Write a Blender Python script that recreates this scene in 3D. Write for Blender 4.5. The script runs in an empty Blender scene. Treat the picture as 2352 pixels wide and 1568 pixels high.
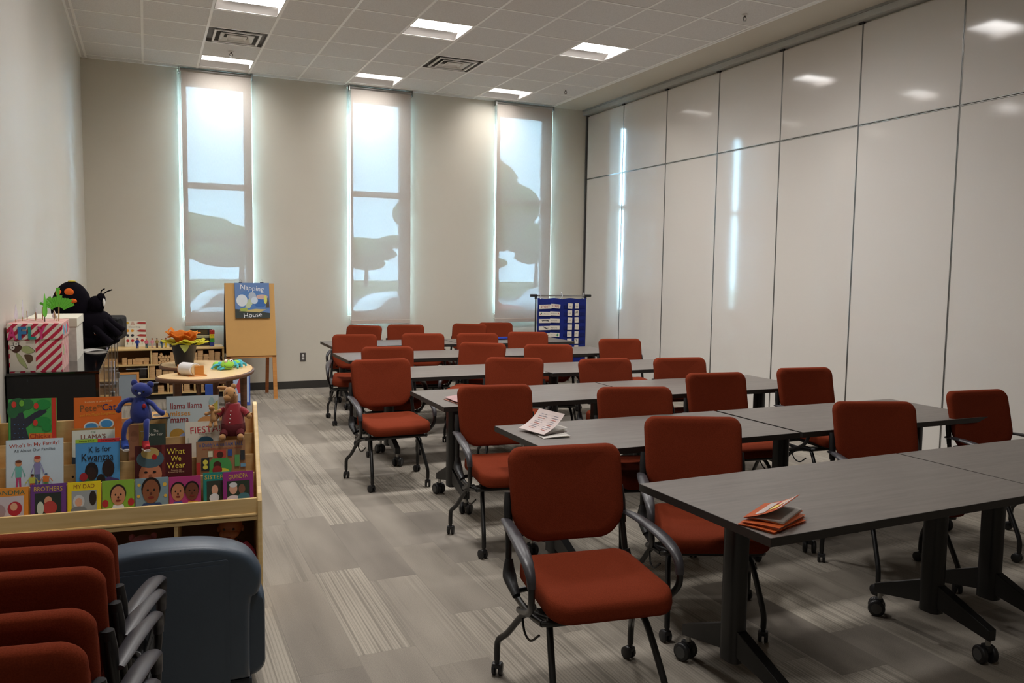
import bpy, bmesh, math, random
from mathutils import Vector, Matrix
R = math.radians
random.seed(7)
scene = bpy.context.scene
col = scene.collection

# ---------------------------------------------------------------- camera
def make_camera():
    yaw, pitch, roll = R(24.0638), R(-4.8428), R(0.7945)
    f = Vector((math.sin(yaw)*math.cos(pitch), math.cos(yaw)*math.cos(pitch), math.sin(pitch)))
    r0 = Vector((math.cos(yaw), -math.sin(yaw), 0)); u0 = r0.cross(f)
    r = math.cos(roll)*r0 + math.sin(roll)*u0
    u = -math.sin(roll)*r0 + math.cos(roll)*u0
    cd = bpy.data.cameras.new('camera'); co = bpy.data.objects.new('camera', cd); col.objects.link(co)
    m = Matrix(((r.x, u.x, -f.x, -0.0112), (r.y, u.y, -f.y, -0.0236), (r.z, u.z, -f.z, 1.5906), (0, 0, 0, 1)))
    co.matrix_world = m
    cd.sensor_width = 36; cd.lens = 1879.37/2352*36; cd.clip_start = 0.05; cd.clip_end = 400
    scene.camera = co
make_camera()

# ---------------------------------------------------------------- sky, exposure
LIGHT = 45.0         # radiance of the ceiling lenses
SKY = 40.0           # radiance of the overcast sky
w = bpy.data.worlds.new('sky'); scene.world = w; w.use_nodes = True
bg = w.node_tree.nodes['Background']; bg.inputs[0].default_value = (0.47, 0.77, 1.0, 1); bg.inputs[1].default_value = SKY
vs = scene.view_settings
vs.view_transform = 'Standard'; vs.look = 'None'; vs.exposure = 1.3; vs.gamma = 1.0; vs.use_curve_mapping = False
scene.cycles.use_denoising = True
scene.cycles.max_bounces = 7; scene.cycles.diffuse_bounces = 5; scene.cycles.glossy_bounces = 3
scene.cycles.transparent_max_bounces = 8; scene.cycles.transmission_bounces = 4
scene.cycles.sample_clamp_indirect = 20.0; scene.cycles.caustics_reflective = False; scene.cycles.caustics_refractive = False

# ---------------------------------------------------------------- materials
def lin(h):
    h = h.lstrip('#'); out = []
    for i in (0, 2, 4):
        c = int(h[i:i+2], 16)/255
        out.append(c/12.92 if c <= 0.04045 else ((c+0.055)/1.055)**2.4)
    return out
class NT:
    def __init__(s, name):
        s.m = bpy.data.materials.new(name); s.m.use_nodes = True; s.t = s.m.node_tree; s.t.nodes.clear()
        s.out = s.t.nodes.new('ShaderNodeOutputMaterial')
    def n(s, typ, ins=None, **pr):
        nd = s.t.nodes.new('ShaderNode'+typ)
        for k, v in pr.items(): setattr(nd, k, v)
        for k, v in (ins or {}).items():
            if hasattr(v, 'is_output') or isinstance(v, bpy.types.NodeSocket): s.t.links.new(v, nd.inputs[k])
            else: nd.inputs[k].default_value = v
        return nd
    def math(s, op, a, b=0.0, c=0.0):
        return s.n('Math', {0: a, 1: b, 2: c}, operation=op).outputs[0]
    def mix(s, f, a, b, mode='MIX'):
        nd = s.n('Mix', {}, data_type='RGBA', blend_type=mode)
        for k, v in ((0, f), (6, a), (7, b)):
            if isinstance(v, bpy.types.NodeSocket): s.t.links.new(v, nd.inputs[k])
            else: nd.inputs[k].default_value = v if k == 0 else (*v[:3], 1)
        return nd.outputs[2]
    def surf(s, sh): s.t.links.new(sh, s.out.inputs['Surface']); return s.m
_mc = {}
def M(hexc, rough=0.6, metal=0.0, var=0.08, scale=12.0, bump=0.0, bscale=60.0, spec=0.5, sheen=0.0, name=None, stretch=(1, 1, 1), coat=0.0):
    key = (hexc, rough, metal, var, scale, bump, bscale, spec, sheen, stretch, coat)
    if key in _mc: return _mc[key]
    t = NT(name or 'mat_'+hexc.strip('#')); c = lin(hexc)
    co = t.n('TexCoord').outputs['Object']
    mp = t.n('Mapping', {'Vector': co, 'Scale': stretch}).outputs[0]
    nz = t.n('TexNoise', {'Vector': mp, 'Scale': scale, 'Detail': 3.0}).outputs['Fac']
    base = t.mix(nz, [x*(1-var) for x in c], [min(1, x*(1+var)) for x in c])
    p = t.n('BsdfPrincipled', {'Base Color': base, 'Roughness': rough, 'Metallic': metal, 'Specular IOR Level': spec})
    if sheen: p.inputs['Sheen Weight'].default_value = sheen
    if coat: p.inputs['Coat Weight'].default_value = coat; p.inputs['Coat Roughness'].default_value = 0.08
    if bump:
        b = t.n('TexNoise', {'Vector': mp, 'Scale': bscale, 'Detail': 2.0}).outputs['Fac']
        bn = t.n('Bump', {'Height': b, 'Strength': bump, 'Distance': 0.002}).outputs[0]
        t.t.links.new(bn, p.inputs['Normal'])
    _mc[key] = t.surf(p.outputs[0]); return _mc[key]
def emis(hexc, s, name):
    t = NT(name); c = lin(hexc)
    g = t.n('NewGeometry').outputs      # prismatic lens: most light goes straight down
    d = t.n('VectorMath', {0: g['Normal'], 1: g['Incoming']}, operation='DOT_PRODUCT').outputs['Value']
    d = t.math('ABSOLUTE', d)
    k = t.math('MULTIPLY', t.math('ADD', t.math('MULTIPLY', t.math('POWER', d, 2.0), 0.6), t.math('MULTIPLY', d, 0.4)), s)
    return t.surf(t.n('Emission', {'Color': (*c, 1), 'Strength': k}).outputs[0])

def carpet():
    t = NT('plank_carpet'); co = t.n('TexCoord').outputs['Object']
    xyz = t.n('SeparateXYZ', {0: co}).outputs; x, y = xyz[0], xyz[1]
    u = t.math('DIVIDE', x, 0.25); row = t.math('FLOOR', u); fu = t.math('SUBTRACT', u, row)
    off = t.n('TexWhiteNoise', {'W': row}, noise_dimensions='1D').outputs['Value']
    v = t.math('ADD', t.math('DIVIDE', y, 1.0), off); cell = t.math('FLOOR', v); fv = t.math('SUBTRACT', v, cell)
    cv = t.n('CombineXYZ', {0: row, 1: cell, 2: 3.7}).outputs[0]
    wn = t.n('TexWhiteNoise', {'Vector': cv}, noise_dimensions='3D'); r1 = wn.outputs['Value']
    rc = t.n('SeparateXYZ', {0: wn.outputs['Color']}).outputs
    # slow drift of tone across and along each plank
    cv2 = t.n('CombineXYZ', {0: t.math('ADD', t.math('MULTIPLY', x, 5.0), t.math('MULTIPLY', r1, 40.0)), 1: t.math('ADD', t.math('MULTIPLY', y, 0.9), t.math('MULTIPLY', rc[1], 30.0)), 2: 0.0}).outputs[0]
    drift = t.n('TexNoise', {'Vector': cv2, 'Scale': 1.0, 'Detail': 2.0}).outputs['Fac']
    # stripes along the plank: irregular dark lines plus a faint even rib
    lv = t.n('CombineXYZ', {0: t.math('ADD', t.math('MULTIPLY', fu, 16.0), t.math('MULTIPLY', r1, 90.0)), 1: t.math('MULTIPLY', y, 0.55), 2: 0.0}).outputs[0]
    ln = t.n('TexNoise', {'Vector': lv, 'Scale': 1.0, 'Detail': 1.0}).outputs['Fac']
    ln = t.n('MapRange', {0: ln, 1: 0.50, 2: 0.60}).outputs[0]
    rib = t.math('SINE', t.math('MULTIPLY', fu, 2*math.pi*17))
    rib = t.n('MapRange', {0: rib, 1: 0.0, 2: 0.9}).outputs[0]
    st = t.math('MAXIMUM', ln, t.math('MULTIPLY', rib, 0.55))
    sn = t.n('TexNoise', {'Vector': t.n('CombineXYZ', {0: t.math('ADD', t.math('MULTIPLY', fu, 2.0), t.math('MULTIPLY', r1, 33.0)), 1: t.math('ADD', t.math('MULTIPLY', y, 1.1), t.math('MULTIPLY', r1, 50.0)), 2: row}).outputs[0], 'Scale': 1.0}).outputs['Fac']
    mask = t.n('MapRange', {0: t.math('ADD', sn, t.math('MULTIPLY', t.math('SUBTRACT', rc[0], 0.5), 0.75)), 1: 0.36, 2: 0.68}).outputs[0]
    stripe = t.math('MULTIPLY', st, mask)
    tone = t.n('MapRange', {0: t.math('ADD', t.math('MULTIPLY', r1, 0.75), t.math('MULTIPLY', drift, 0.9)), 1: 0.25, 2: 1.35}).outputs[0]
    base = t.mix(tone, lin('6b645c'), lin('aea698'))
    base = t.mix(t.math('MULTIPLY', rc[2], 0.2), base, lin('857f78'))
    warm = t.mix(t.math('MULTIPLY', rc[1], 0.25), base, lin('8d8780'))
    c = t.mix(t.math('MULTIPLY', stripe, 0.42), warm, lin('45413c'))
    fine = t.n('TexNoise', {'Vector': co, 'Scale': 420.0, 'Detail': 2.0}).outputs['Fac']
    c = t.mix(0.28, c, t.n('MapRange', {0: fine, 1: 0.3, 2: 0.7}).outputs[0], 'OVERLAY')
    seam = t.math('LESS_THAN', t.math('MINIMUM', fv, t.math('MULTIPLY', fu, 0.25)), 0.004)
    c = t.mix(t.math('MULTIPLY', seam, 0.25), c, lin('605c56'))
    bn = t.n('Bump', {'Height': fine, 'Strength': 0.5, 'Distance': 0.003}).outputs[0]
    p = t.n('BsdfPrincipled', {'Base Color': c, 'Roughness': 0.95, 'Specular IOR Level': 0.15, 'Normal': bn})
    return t.surf(p.outputs[0])

def laminate():
    t = NT('grey_oak_laminate'); co = t.n('TexCoord').outputs['Object']
    mp = t.n('Mapping', {'Vector': co, 'Scale': (2.0, 26.0, 8.0)}).outputs[0]
    a = t.n('TexNoise', {'Vector': mp, 'Scale': 1.6, 'Detail': 6.0, 'Roughness': 0.6}).outputs['Fac']
    b = t.n('TexNoise', {'Vector': t.n('Mapping', {'Vector': co, 'Scale': (1.2, 90.0, 8.0)}).outputs[0], 'Scale': 3.0, 'Detail': 3.0}).outputs['Fac']
    f = t.math('ADD', t.math('MULTIPLY', a, 0.7), t.math('MULTIPLY', b, 0.3))
    f = t.n('MapRange', {0: f, 1: 0.3, 2: 0.7}).outputs[0]
    c = t.mix(f, lin('59534f'), lin('706963'))
    p = t.n('BsdfPrincipled', {'Base Color': c, 'Roughness': 0.42, 'Specular IOR Level': 0.5})
    return t.surf(p.outputs[0])

def fabric():
    t = NT('rust_fabric'); co = t.n('TexCoord').outputs['Object']
    a = t.n('TexNoise', {'Vector': co, 'Scale': 300.0, 'Detail': 2.0}).outputs['Fac']
    b = t.n('TexNoise', {'Vector': co, 'Scale': 9.0, 'Detail': 2.0}).outputs['Fac']
    c = t.mix(a, lin('58200f'), lin('80361f')); c = t.mix(t.math('MULTIPLY', b, 0.25), c, lin('6f2d1c'))
    bn = t.n('Bump', {'Height': a, 'Strength': 0.35, 'Distance': 0.002}).outputs[0]
    p = t.n('BsdfPrincipled', {'Base Color': c, 'Roughness': 0.95, 'Specular IOR Level': 0.08, 'Normal': bn})
    return t.surf(p.outputs[0])

def wood(c1, c2, name, rough=0.45, sc=(3, 3, 30)):
    t = NT(name); co = t.n('TexCoord').outputs['Object']
    mp = t.n('Mapping', {'Vector': co, 'Scale': sc}).outputs[0]
    a = t.n('TexNoise', {'Vector': mp, 'Scale': 1.5, 'Detail': 5.0}).outputs['Fac']
    c = t.mix(t.n('MapRange', {0: a, 1: 0.3, 2: 0.7}).outputs[0], lin(c1), lin(c2))
    return t.surf(t.n('BsdfPrincipled', {'Base Color': c, 'Roughness': rough}).outputs[0])

def blind_fabric():
    t = NT('solar_blind_fabric'); co = t.n('TexCoord').outputs['Object']
    a = t.n('TexNoise', {'Vector': t.n('Mapping', {'Vector': co, 'Scale': (220, 220, 25)}).outputs[0], 'Scale': 1.0}).outputs['Fac']
    c = t.mix(a, lin('c0b8b0'), lin('cdc5bd'))
    d = t.n('BsdfDiffuse', {'Color': c}).outputs[0]
    tl = t.n('BsdfTranslucent', {'Color': t.mix(0.5, c, lin('d8d0c8'))}).outputs[0]
    s1 = t.n('MixShader', {0: 0.012, 1: d, 2: tl}).outputs[0]
    tr = t.n('BsdfTransparent', {'Color': (1, 1, 1, 1)}).outputs[0]
    return t.surf(t.n('MixShader', {0: 0.0068, 1: s1, 2: tr}).outputs[0])

def glass(name='clear_glass', tint=(0.93, 0.97, 0.96)):
    t = NT(name)
    tr = t.n('BsdfTransparent', {'Color': (*tint, 1)}).outputs[0]
    gl = t.n('BsdfGlossy', {'Color': (1, 1, 1, 1), 'Roughness': 0.03}).outputs[0]
    fr = t.n('Fresnel', {'IOR': 1.45}).outputs[0]
    return t.surf(t.n('MixShader', {0: fr, 1: tr, 2: gl}).outputs[0])

def tile_mat():
    t = NT('acoustic_tile'); co = t.n('TexCoord').outputs['Object']
    a = t.n('TexNoise', {'Vector': co, 'Scale': 90.0, 'Detail': 4.0}).outputs['Fac']
    c = t.mix(t.n('MapRange', {0: a, 1: 0.35, 2: 0.65}).outputs[0], lin('d9d8d6'), lin('e4e3e1'))
    bn = t.n('Bump', {'Height': a, 'Strength': 0.15, 'Distance': 0.002}).outputs[0]
    return t.surf(t.n('BsdfPrincipled', {'Base Color': c, 'Roughness': 0.95, 'Specular IOR Level': 0.1, 'Normal': bn}).outputs[0])

def stripes():      # red and cream diagonal stripes, the wrapping of the box
    t = NT('striped_wrap'); co = t.n('TexCoord').outputs['Object']
    x = t.n('SeparateXYZ', {0: co}).outputs
    d = t.math('FRACT', t.math('MULTIPLY', t.math('ADD', t.math('ADD', x[0], x[1]), t.math('MULTIPLY', x[2], -1.0)), 22.0))
    f = t.math('GREATER_THAN', d, 0.5)
    c = t.mix(f, lin('c21f45'), lin('e9dfcf'))
    return t.surf(t.n('BsdfPrincipled', {'Base Color': c, 'Roughness': 0.55}).outputs[0])

CARPET, LAM, FAB, BLIND, GLASS, TILE = carpet(), laminate(), fabric(), blind_fabric(), glass(), tile_mat()
MAPLE = wood('c9a36c', 'dcb982', 'maple_ply'); BIRCH = wood('d9b679', 'e9ca90', 'birch_ply'); OAK = wood('b97a3a', 'cb8d48', 'honey_wood')
BROWNW = wood('5a3a24', '70492e', 'brown_stained_wood', 0.5)
BLOCKW = wood('c89c68', 'ddb583', 'unit_block_wood', 0.6, (9, 9, 30))
WALL = M('d2ccbe', 0.55, var=0.02, scale=3, bump=0.12, bscale=350, name='wall_paint')
WALLG = M('d0ccc2', 0.42, var=0.02, scale=3, bump=0.06, bscale=350, name='satin_wall_paint')
BLACKM = M('131314', 0.38, var=0.2, name='black_powder_coat'); BLACKP = M('1c1c1e', 0.45, var=0.2, name='black_plastic')
ARMP = M('38363a', 0.38, var=0.1, name='grey_black_arm_plastic')
EDGE = M('26221f', 0.45, var=0.15, name='dark_edge_band')
PANEL = M('d8d4ce', 0.08, var=0.015, scale=2, bump=0.0, bscale=2.5, name='gloss_panel', spec=0.55)
ALU = M('a9a9a6', 0.35, 0.9, var=0.05, name='brushed_aluminium')
WHITEP = M('e6e3de', 0.45, var=0.03, name='white_plastic'); GRIDW = M('f8f8f5', 0.4, var=0.02, name='white_tee_bar')
BASEB = M('35332f', 0.5, var=0.1, name='dark_rubber_base'); GREYV = M('5f5e5c', 0.6, name='grey_duct_metal')
PAPER = M('ece8e2', 0.7, var=0.03, name='paper')

# ---------------------------------------------------------------- mesh building
I4 = Matrix.Identity(4)
def T(x, y, z): return Matrix.Translation((x, y, z))
def RZ(a): return Matrix.Rotation(R(a), 4, 'Z')
def RX(a): return Matrix.Rotation(R(a), 4, 'X')
def RY(a): return Matrix.Rotation(R(a), 4, 'Y')
def cat(P, n=4, closed=False):      # Catmull-Rom through P
    P = [Vector(p) for p in P]; out = []; N = len(P)
    rng = range(N if closed else N-1)
    for i in rng:
        p0 = P[(i-1) % N] if closed or i > 0 else P[0]*2-P[1]
        p1, p2 = P[i], P[(i+1) % N]
        p3 = P[(i+2) % N] if closed or i+2 < N else P[-1]*2-P[-2]
        for k in range(n):
            t = k/n
            out.append(0.5*((2*p1)+(p2-p0)*t+(2*p0-5*p1+4*p2-p3)*t*t+(-p0+3*p1-3*p2+p3)*t**3))
    if not closed: out.append(P[-1])
    return out
def rrect(w, h, r, n=5, cx=0, cy=0):
    out = []
    for sx, sy, a0 in ((1, 1, 0), (-1, 1, 90), (-1, -1, 180), (1, -1, 270)):
        for k in range(n+1):
            a = R(a0+90*k/n); out.append((cx+sx*(w/2-r)+r*math.cos(a), cy+sy*(h/2-r)+r*math.sin(a)))
    return out
class MB:
    def __init__(s): s.bm = bmesh.new(); s.mats = []
    def mi(s, m):
        if m not in s.mats: s.mats.append(m)
        return s.mats.index(m)
    def take(s, tb, mat, X=I4, sm=True):
        k = s.mi(mat)
        for f in tb.faces: f.material_index = k; f.smooth = sm
        me = bpy.data.meshes.new('tmp'); tb.to_mesh(me); tb.free(); me.transform(X)
        s.bm.from_mesh(me); bpy.data.meshes.remove(me)
        return s
    def box(s, c, size, mat, X=I4, bev=0.0, seg=2, top=1.0):
        tb = bmesh.new(); bmesh.ops.create_cube(tb, size=1)
        for v in tb.verts:
            k = top if v.co.z > 0 else 1
            v.co = Vector((v.co.x*size[0]*k, v.co.y*size[1]*k, v.co.z*size[2]))
        if bev: bmesh.ops.bevel(tb, geom=tb.edges[:], offset=bev, segments=seg, profile=0.6, affect='EDGES')
        return s.take(tb, mat, X @ T(*c), False)
    def bb(s, lo, hi, mat, X=I4, bev=0.0):
        return s.box([(a+b)/2 for a, b in zip(lo, hi)], [b-a for a, b in zip(lo, hi)], mat, X, bev)
    def quad(s, pts, mat):
        tb = bmesh.new(); tb.faces.new([tb.verts.new(p) for p in pts]); return s.take(tb, mat)
    def ell(s, c, r, mat, X=I4, rot=I4, n=16):
        tb = bmesh.new(); bmesh.ops.create_uvsphere(tb, u_segments=n, v_segments=max(6, n//2+2), radius=1)
        for v in tb.verts: v.co = Vector((v.co.x*r[0], v.co.y*r[1], v.co.z*r[2]))
        return s.take(tb, mat, X @ T(*c) @ rot)
    def sweep(s, pts, rad, mat, n=10, X=I4, up=(0, 0, 1), cap=True, closed=False):
        # rad: number, or list of numbers or (a,b)
        P = [Vector(p) for p in pts]; N = len(P)
        if not isinstance(rad, (list, tuple)): rad = [rad]*N
        elif len(rad) != N:
            m = len(rad); rr = []
            for i in range(N):
                t = i/(N-1)*(m-1); j = min(int(t), m-2); q = t-j
                a, b = rad[j], rad[j+1]
                rr.append(tuple(x*(1-q)+y*q for x, y in zip(a, b)) if isinstance(a, tuple) else a*(1-q)+b*q)
            rad = rr
        tb = bmesh.new(); rings = []; up = Vector(up); prev = None
        for i in range(N):
            d = (P[(i+1) % N]-P[i-1]) if closed else (P[min(i+1, N-1)]-P[max(i-1, 0)])
            d.normalize()
            if prev is None:
                side = d.cross(up)
                if side.length < 1e-3: side = d.cross(Vector((0, 1, 0)))
            else: side = prev - d*prev.dot(d)
            side.normalize(); prev = side; nor = side.cross(d)
            a, b = rad[i] if isinstance(rad[i], tuple) else (rad[i], rad[i])
            rings.append([tb.verts.new(P[i]+side*a*math.cos(2*math.pi*k/n)+nor*b*math.sin(2*math.pi*k/n)) for k in range(n)])
        M_ = N if closed else N-1
        for i in range(M_):
            A, B = rings[i], rings[(i+1) % N]
            for k in range(n): tb.faces.new((A[k], A[(k+1) % n], B[(k+1) % n], B[k]))
        if cap and not closed: tb.faces.new(rings[0][::-1]); tb.faces.new(rings[-1])
        bmesh.ops.recalc_face_normals(tb, faces=tb.faces[:])
        return s.take(tb, mat, X)
    def tube(s, pts, rad, mat, n=10, X=I4, k=4, up=(0, 0, 1)): return s.sweep(cat(pts, k), rad, mat, n, X, up)
    def cyl(s, p0, p1, r, mat, n=16, X=I4, r1=None): return s.sweep([p0, p1], [r, r if r1 is None else r1], mat, n, X)
    def lathe(s, prof, mat, X=I4, n=24):
        tb = bmesh.new(); rings = []
        for r, z in prof: rings.append([tb.verts.new((r*math.cos(2*math.pi*k/n), r*math.sin(2*math.pi*k/n), z)) for k in range(n)])
        for A, B in zip(rings, rings[1:]):
            for k in range(n): tb.faces.new((A[k], A[(k+1) % n], B[(k+1) % n], B[k]))
        tb.faces.new(rings[0][::-1]); tb.faces.new(rings[-1])
        bmesh.ops.recalc_face_normals(tb, faces=tb.faces[:])
        return s.take(tb, mat, X)
    def prism(s, pts, d0, d1, mat, X=I4, plane='xz', bev=0.0):
        tb = bmesh.new()
        g = {'xz': lambda a, b, d: (a, d, b), 'xy': lambda a, b, d: (a, b, d), 'yz': lambda a, b, d: (d, a, b)}[plane]
        A = [tb.verts.new(g(a, b, d0)) for a, b in pts]; B = [tb.verts.new(g(a, b, d1)) for a, b in pts]
        n = len(pts)
        for k in range(n): tb.faces.new((A[k], A[(k+1) % n], B[(k+1) % n], B[k]))
        fa = tb.faces.new(A[::-1]); fb = tb.faces.new(B)
        bmesh.ops.recalc_face_normals(tb, faces=tb.faces[:])
        if bev:
            ed = list(set(fa.edges[:]+fb.edges[:]))
            bmesh.ops.bevel(tb, geom=ed, offset=bev, segments=3, profile=0.5, affect='EDGES')
        if n > 8: bmesh.ops.triangulate(tb, faces=[f for f in tb.faces if len(f.verts) > 8])
        return s.take(tb, mat, X, n > 8 and not bev)
    def pad(s, outline, prof, mat, fn=None, X=I4, inner=(0.8, 0.55, 0.3)):
        # outline in (a,b); prof = list of (scale_inset, c) from front centre over the rim to back centre
        tb = bmesh.new(); rings = []
        cx = sum(p[0] for p in outline)/len(outline); cy = sum(p[1] for p in outline)/len(outline)
        full = [(k, prof[0][1]) for k in reversed(inner)] + list(prof) + [(k, prof[-1][1]) for k in inner]
        for k, c in full: rings.append([tb.verts.new((cx+(a-cx)*k, c, cy+(b-cy)*k)) for a, b in outline])
        n = len(outline)
        for A, B in zip(rings, rings[1:]):
            for k in range(n): tb.faces.new((A[k], A[(k+1) % n], B[(k+1) % n], B[k]))
        tb.faces.new(rings[0][::-1]); tb.faces.new(rings[-1])
        if fn:
            for v in tb.verts: v.co = Vector(fn(*v.co))
        bmesh.ops.recalc_face_normals(tb, faces=tb.faces[:])
        return s.take(tb, mat, X)
    def surf(s, f, nu, nv, mat, X=I4, th=0.0):
        tb = bmesh.new(); G = [[tb.verts.new(f(i/nu, j/nv)) for j in range(nv+1)] for i in range(nu+1)]
        for i in range(nu):
            for j in range(nv): tb.faces.new((G[i][j], G[i+1][j], G[i+1][j+1], G[i][j+1]))
        if th: bmesh.ops.solidify(tb, geom=tb.faces[:], thickness=th)
        return s.take(tb, mat, X)
    def text(s, body, cx, cz, w, h, mat, y=0.0, X=I4, rot=0.0, shear=0.0, th=0.0004, dy=0.0):
        cu = bpy.data.curves.new('t', 'FONT'); cu.body = body; cu.size = 1; cu.align_x = 'CENTER'; cu.shear = shear
        cu.extrude = 0.0; cu.offset = dy*0.2; cu.space_line = 0.9; cu.resolution_u = 3
        o = bpy.data.objects.new('t', cu); col.objects.link(o)
        dg = bpy.context.evaluated_depsgraph_get(); me = bpy.data.meshes.new_from_object(o.evaluated_get(dg))
        bpy.data.objects.remove(o); bpy.data.curves.remove(cu)
        if len(me.vertices):
            xs = [v.co.x for v in me.vertices]; ys = [v.co.y for v in me.vertices]
            x0, x1, y0, y1 = min(xs), max(xs), min(ys), max(ys)
            kx = w/(x1-x0); ky = h/(y1-y0)
            ca, sa = math.cos(R(rot)), math.sin(R(rot))
            for v in me.vertices:
                a = (v.co.x-(x0+x1)/2)*kx; b = (v.co.y-(y0+y1)/2)*ky
                v.co = Vector((cx+a*ca-b*sa, y, cz+a*sa+b*ca))
            tb = bmesh.new(); tb.from_mesh(me)
            s.take(tb, mat, X)
        bpy.data.meshes.remove(me); return s
    def build(s, name, parent=None, X=None, sharp=50):
        me = bpy.data.meshes.new(name); 
        s.bm.to_mesh(me); s.bm.free()
        for m in s.mats: me.materials.append(m)
        flags = [p.use_smooth for p in me.polygons]
        me.set_sharp_from_angle(angle=R(sharp)); me.polygons.foreach_set('use_smooth', flags)
        o = bpy.data.objects.new(name, me); col.objects.link(o)
        if X is not None: o.matrix_world = X
        if parent: o.parent = parent
        return o
def tag(o, label=None, category=None, group=None, kind=None):
    if label: o['label'] = label
    if category: o['category'] = category
    if group: o['group'] = group
    if kind: o['kind'] = kind
    return o
def empty(name, loc=(0, 0, 0), rz=0.0, label=None, category=None, group=None):
    o = bpy.data.objects.new(name, None); col.objects.link(o); o.location = loc; o.rotation_euler = (0, 0, R(rz))
    o.empty_display_size = 0.1
    return tag(o, label, category, group)
def struct(mb, name, parent=None, X=None):
    o = mb.build(name, parent, X)
    if not parent: o['kind'] = 'structure'
    return o
def kids(o): return [c for c in bpy.data.objects if c.parent == o]
def copy_tree(o, kmap, parent=None):
    c = o.copy(); col.objects.link(c); c.parent = parent
    for ch in kmap.get(o.name, []): copy_tree(ch, kmap, c)
    return c
def kidmap():
    m = {}
    for o in bpy.data.objects:
        if o.parent: m.setdefault(o.parent.name, []).append(o)
    return m

# ---------------------------------------------------------------- the room
XL, XR, YB, YF, H = -0.67, 6.134, 11.065, -3.2, 4.037
GX, GY, TS = -0.607, 10.883, 0.61            # ceiling grid origin and pitch
fl = MB(); fl.bb((XL-0.2, YF-0.2, -0.1), (XR+0.2, YB+0.2, 0), CARPET); struct(fl, 'floor')
m = MB(); m.bb((XL-0.15, YF-0.15, 0), (XL, YB, H+0.3), WALLG); struct(m, 'wall_left')
m = MB(); m.bb((XL-0.15, YF-0.15, 0), (XR+0.15, YF, H+0.3), WALL); struct(m, 'wall_front')
m = MB(); m.bb((XR+0.03, YF, 0), (XR+0.18, YB, H+0.3), WALL); struct(m, 'wall_right')
WIN = [(0.385, 1.264), (2.478, 3.360), (4.625, 5.555)]; WZ0, WZ1 = 0.97, 4.02
m = MB(); xs = [XL-0.15]+[v for p in WIN for v in p]+[XR+0.18]
for a, b in zip(xs[::2], xs[1::2]): m.bb((a, YB, 0), (b, YB+0.24, H+0.3), WALL)
for a, b in WIN:
    m.bb((a, YB, 0), (b, YB+0.24, WZ0), WALL); m.bb((a, YB, WZ1), (b, YB+0.24, H+0.3), WALL)
struct(m, 'wall_back')
m = MB(); m.bb((XL, YB-0.008, 0), (XR, YB, 0.1), BASEB); struct(m, 'baseboard_back')
m = MB(); m.bb((XL, YF, 0), (XL+0.008, YB-0.008, 0.1), BASEB); struct(m, 'baseboard_left')
# ceiling: lay-in tiles; the fixtures and diffusers take their own cells
lights = [(c, r) for r in (0, 4, 8, 12) for c in (2, 5, 8)]+[(2, 16)]; vents = [(2, 2), (6, 2), (2, 10), (6, 10)]  # the lone last-row light is unseen, added to brighten the book stand
nrow = 22
m = MB()
for c in range(-1, 10):
    for r in range(-1, nrow+1):
        x0 = XL if c == -1 else GX+TS*c; x1 = GX+TS*(c+1); x1 = min(x1, 5.53)
        y1 = YB if r == -1 else GY-TS*r; y0 = max(GY-TS*(r+1), YF)
        if y1 <= YF: continue
        if (c, r) in lights or (c, r) in vents: continue
        m.bb((x0, y0, H), (x1, y1, H+0.015), TILE)
m.bb((XL-0.15, YF-0.15, H+0.25), (XR+0.18, YB+0.24, H+0.3), TILE)
ceil = struct(m, 'ceiling')
m = MB()
for c in range(0, 11): x = min(GX+TS*c, 5.515); m.bb((x-0.012, YF, H-0.004), (x+0.012, YB, H+0.002), GRIDW)
for r in range(0, nrow+1):
    y = GY-TS*r
    if y > YF: m.bb((XL, y-0.012, H-0.0042), (5.53, y+0.012, H+0.0018), GRIDW)
for lo, hi in (((XL, YF, H-0.004), (XL+0.02, YB, H+0.002)), ((XL, YB-0.02, H-0.004), (5.53, YB, H+0.002)), ((5.51, YF, H-0.012), (5.535, YB, H+0.002))): m.bb(lo, hi, GRIDW)
m.build('ceiling_grid', ceil)
m = MB(); m.bb((5.53, YF, H-0.004), (XR+0.18, YB, H+0.02), WALL); struct(m, 'trim_1')       # painted soffit above the partition
m = MB(); m.bb((XR-0.07, YF, 3.955), (XR+0.06, YB, H-0.004), M('b9bab6', 0.4, 0.3, name='track_metal')); m.bb((XR-0.085, YF, 4.012), (XR-0.06, YB, H-0.004), ALU); struct(m, 'trim_2')   # partition track

# light fixtures (recessed two by two troffers)
LENS2 = emis('fffaf5', LIGHT*0.34, 'dimmed_lens_glow'); LENS4 = emis('fffaf5', LIGHT*0.45, 'added_lens_glow'); LENS3 = emis('fffaf5', LIGHT*0.16, 'half_lens_glow'); LENS = emis('fffbf8', LIGHT, 'lens_glow'); REFL = M('bab6b2', 0.5, var=0.01, name='white_reflector')
def make_light():
    root = empty('recessed_ceiling_light')
    a = TS/2-0.013; prof = []
    for s in (1, -1):       # curved side reflectors along x
        m = MB()
        f = lambda u, v, s=s: Vector(((u-0.5)*2*a, s*(a-0.012-v*0.115), 0.002+0.05*math.sin(v*math.pi/2)))
        m.surf(f, 1, 8, REFL)
        m.bb((-a, min(s*a, s*(a-0.012)), -0.002), (a, max(s*a, s*(a-0.012)), 0.006), REFL)
        m.build('reflector', root)
    m = MB()
    yy = a-0.127
    m.surf(lambda u, v: Vector(((u-0.5)*2*(a-0.008), (v-0.5)*2*yy, 0.052-0.012*math.cos((v-0.5)*math.pi))), 1, 10, LENS)
    m.build('lens', root)
    for s in (1, -1): m = MB(); m.bb((min(s*a, s*(a-0.006)), -a, -0.002), (max(s*a, s*(a-0.006)), a, 0.055), REFL); m.build('end_plate', root)
    return root
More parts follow.
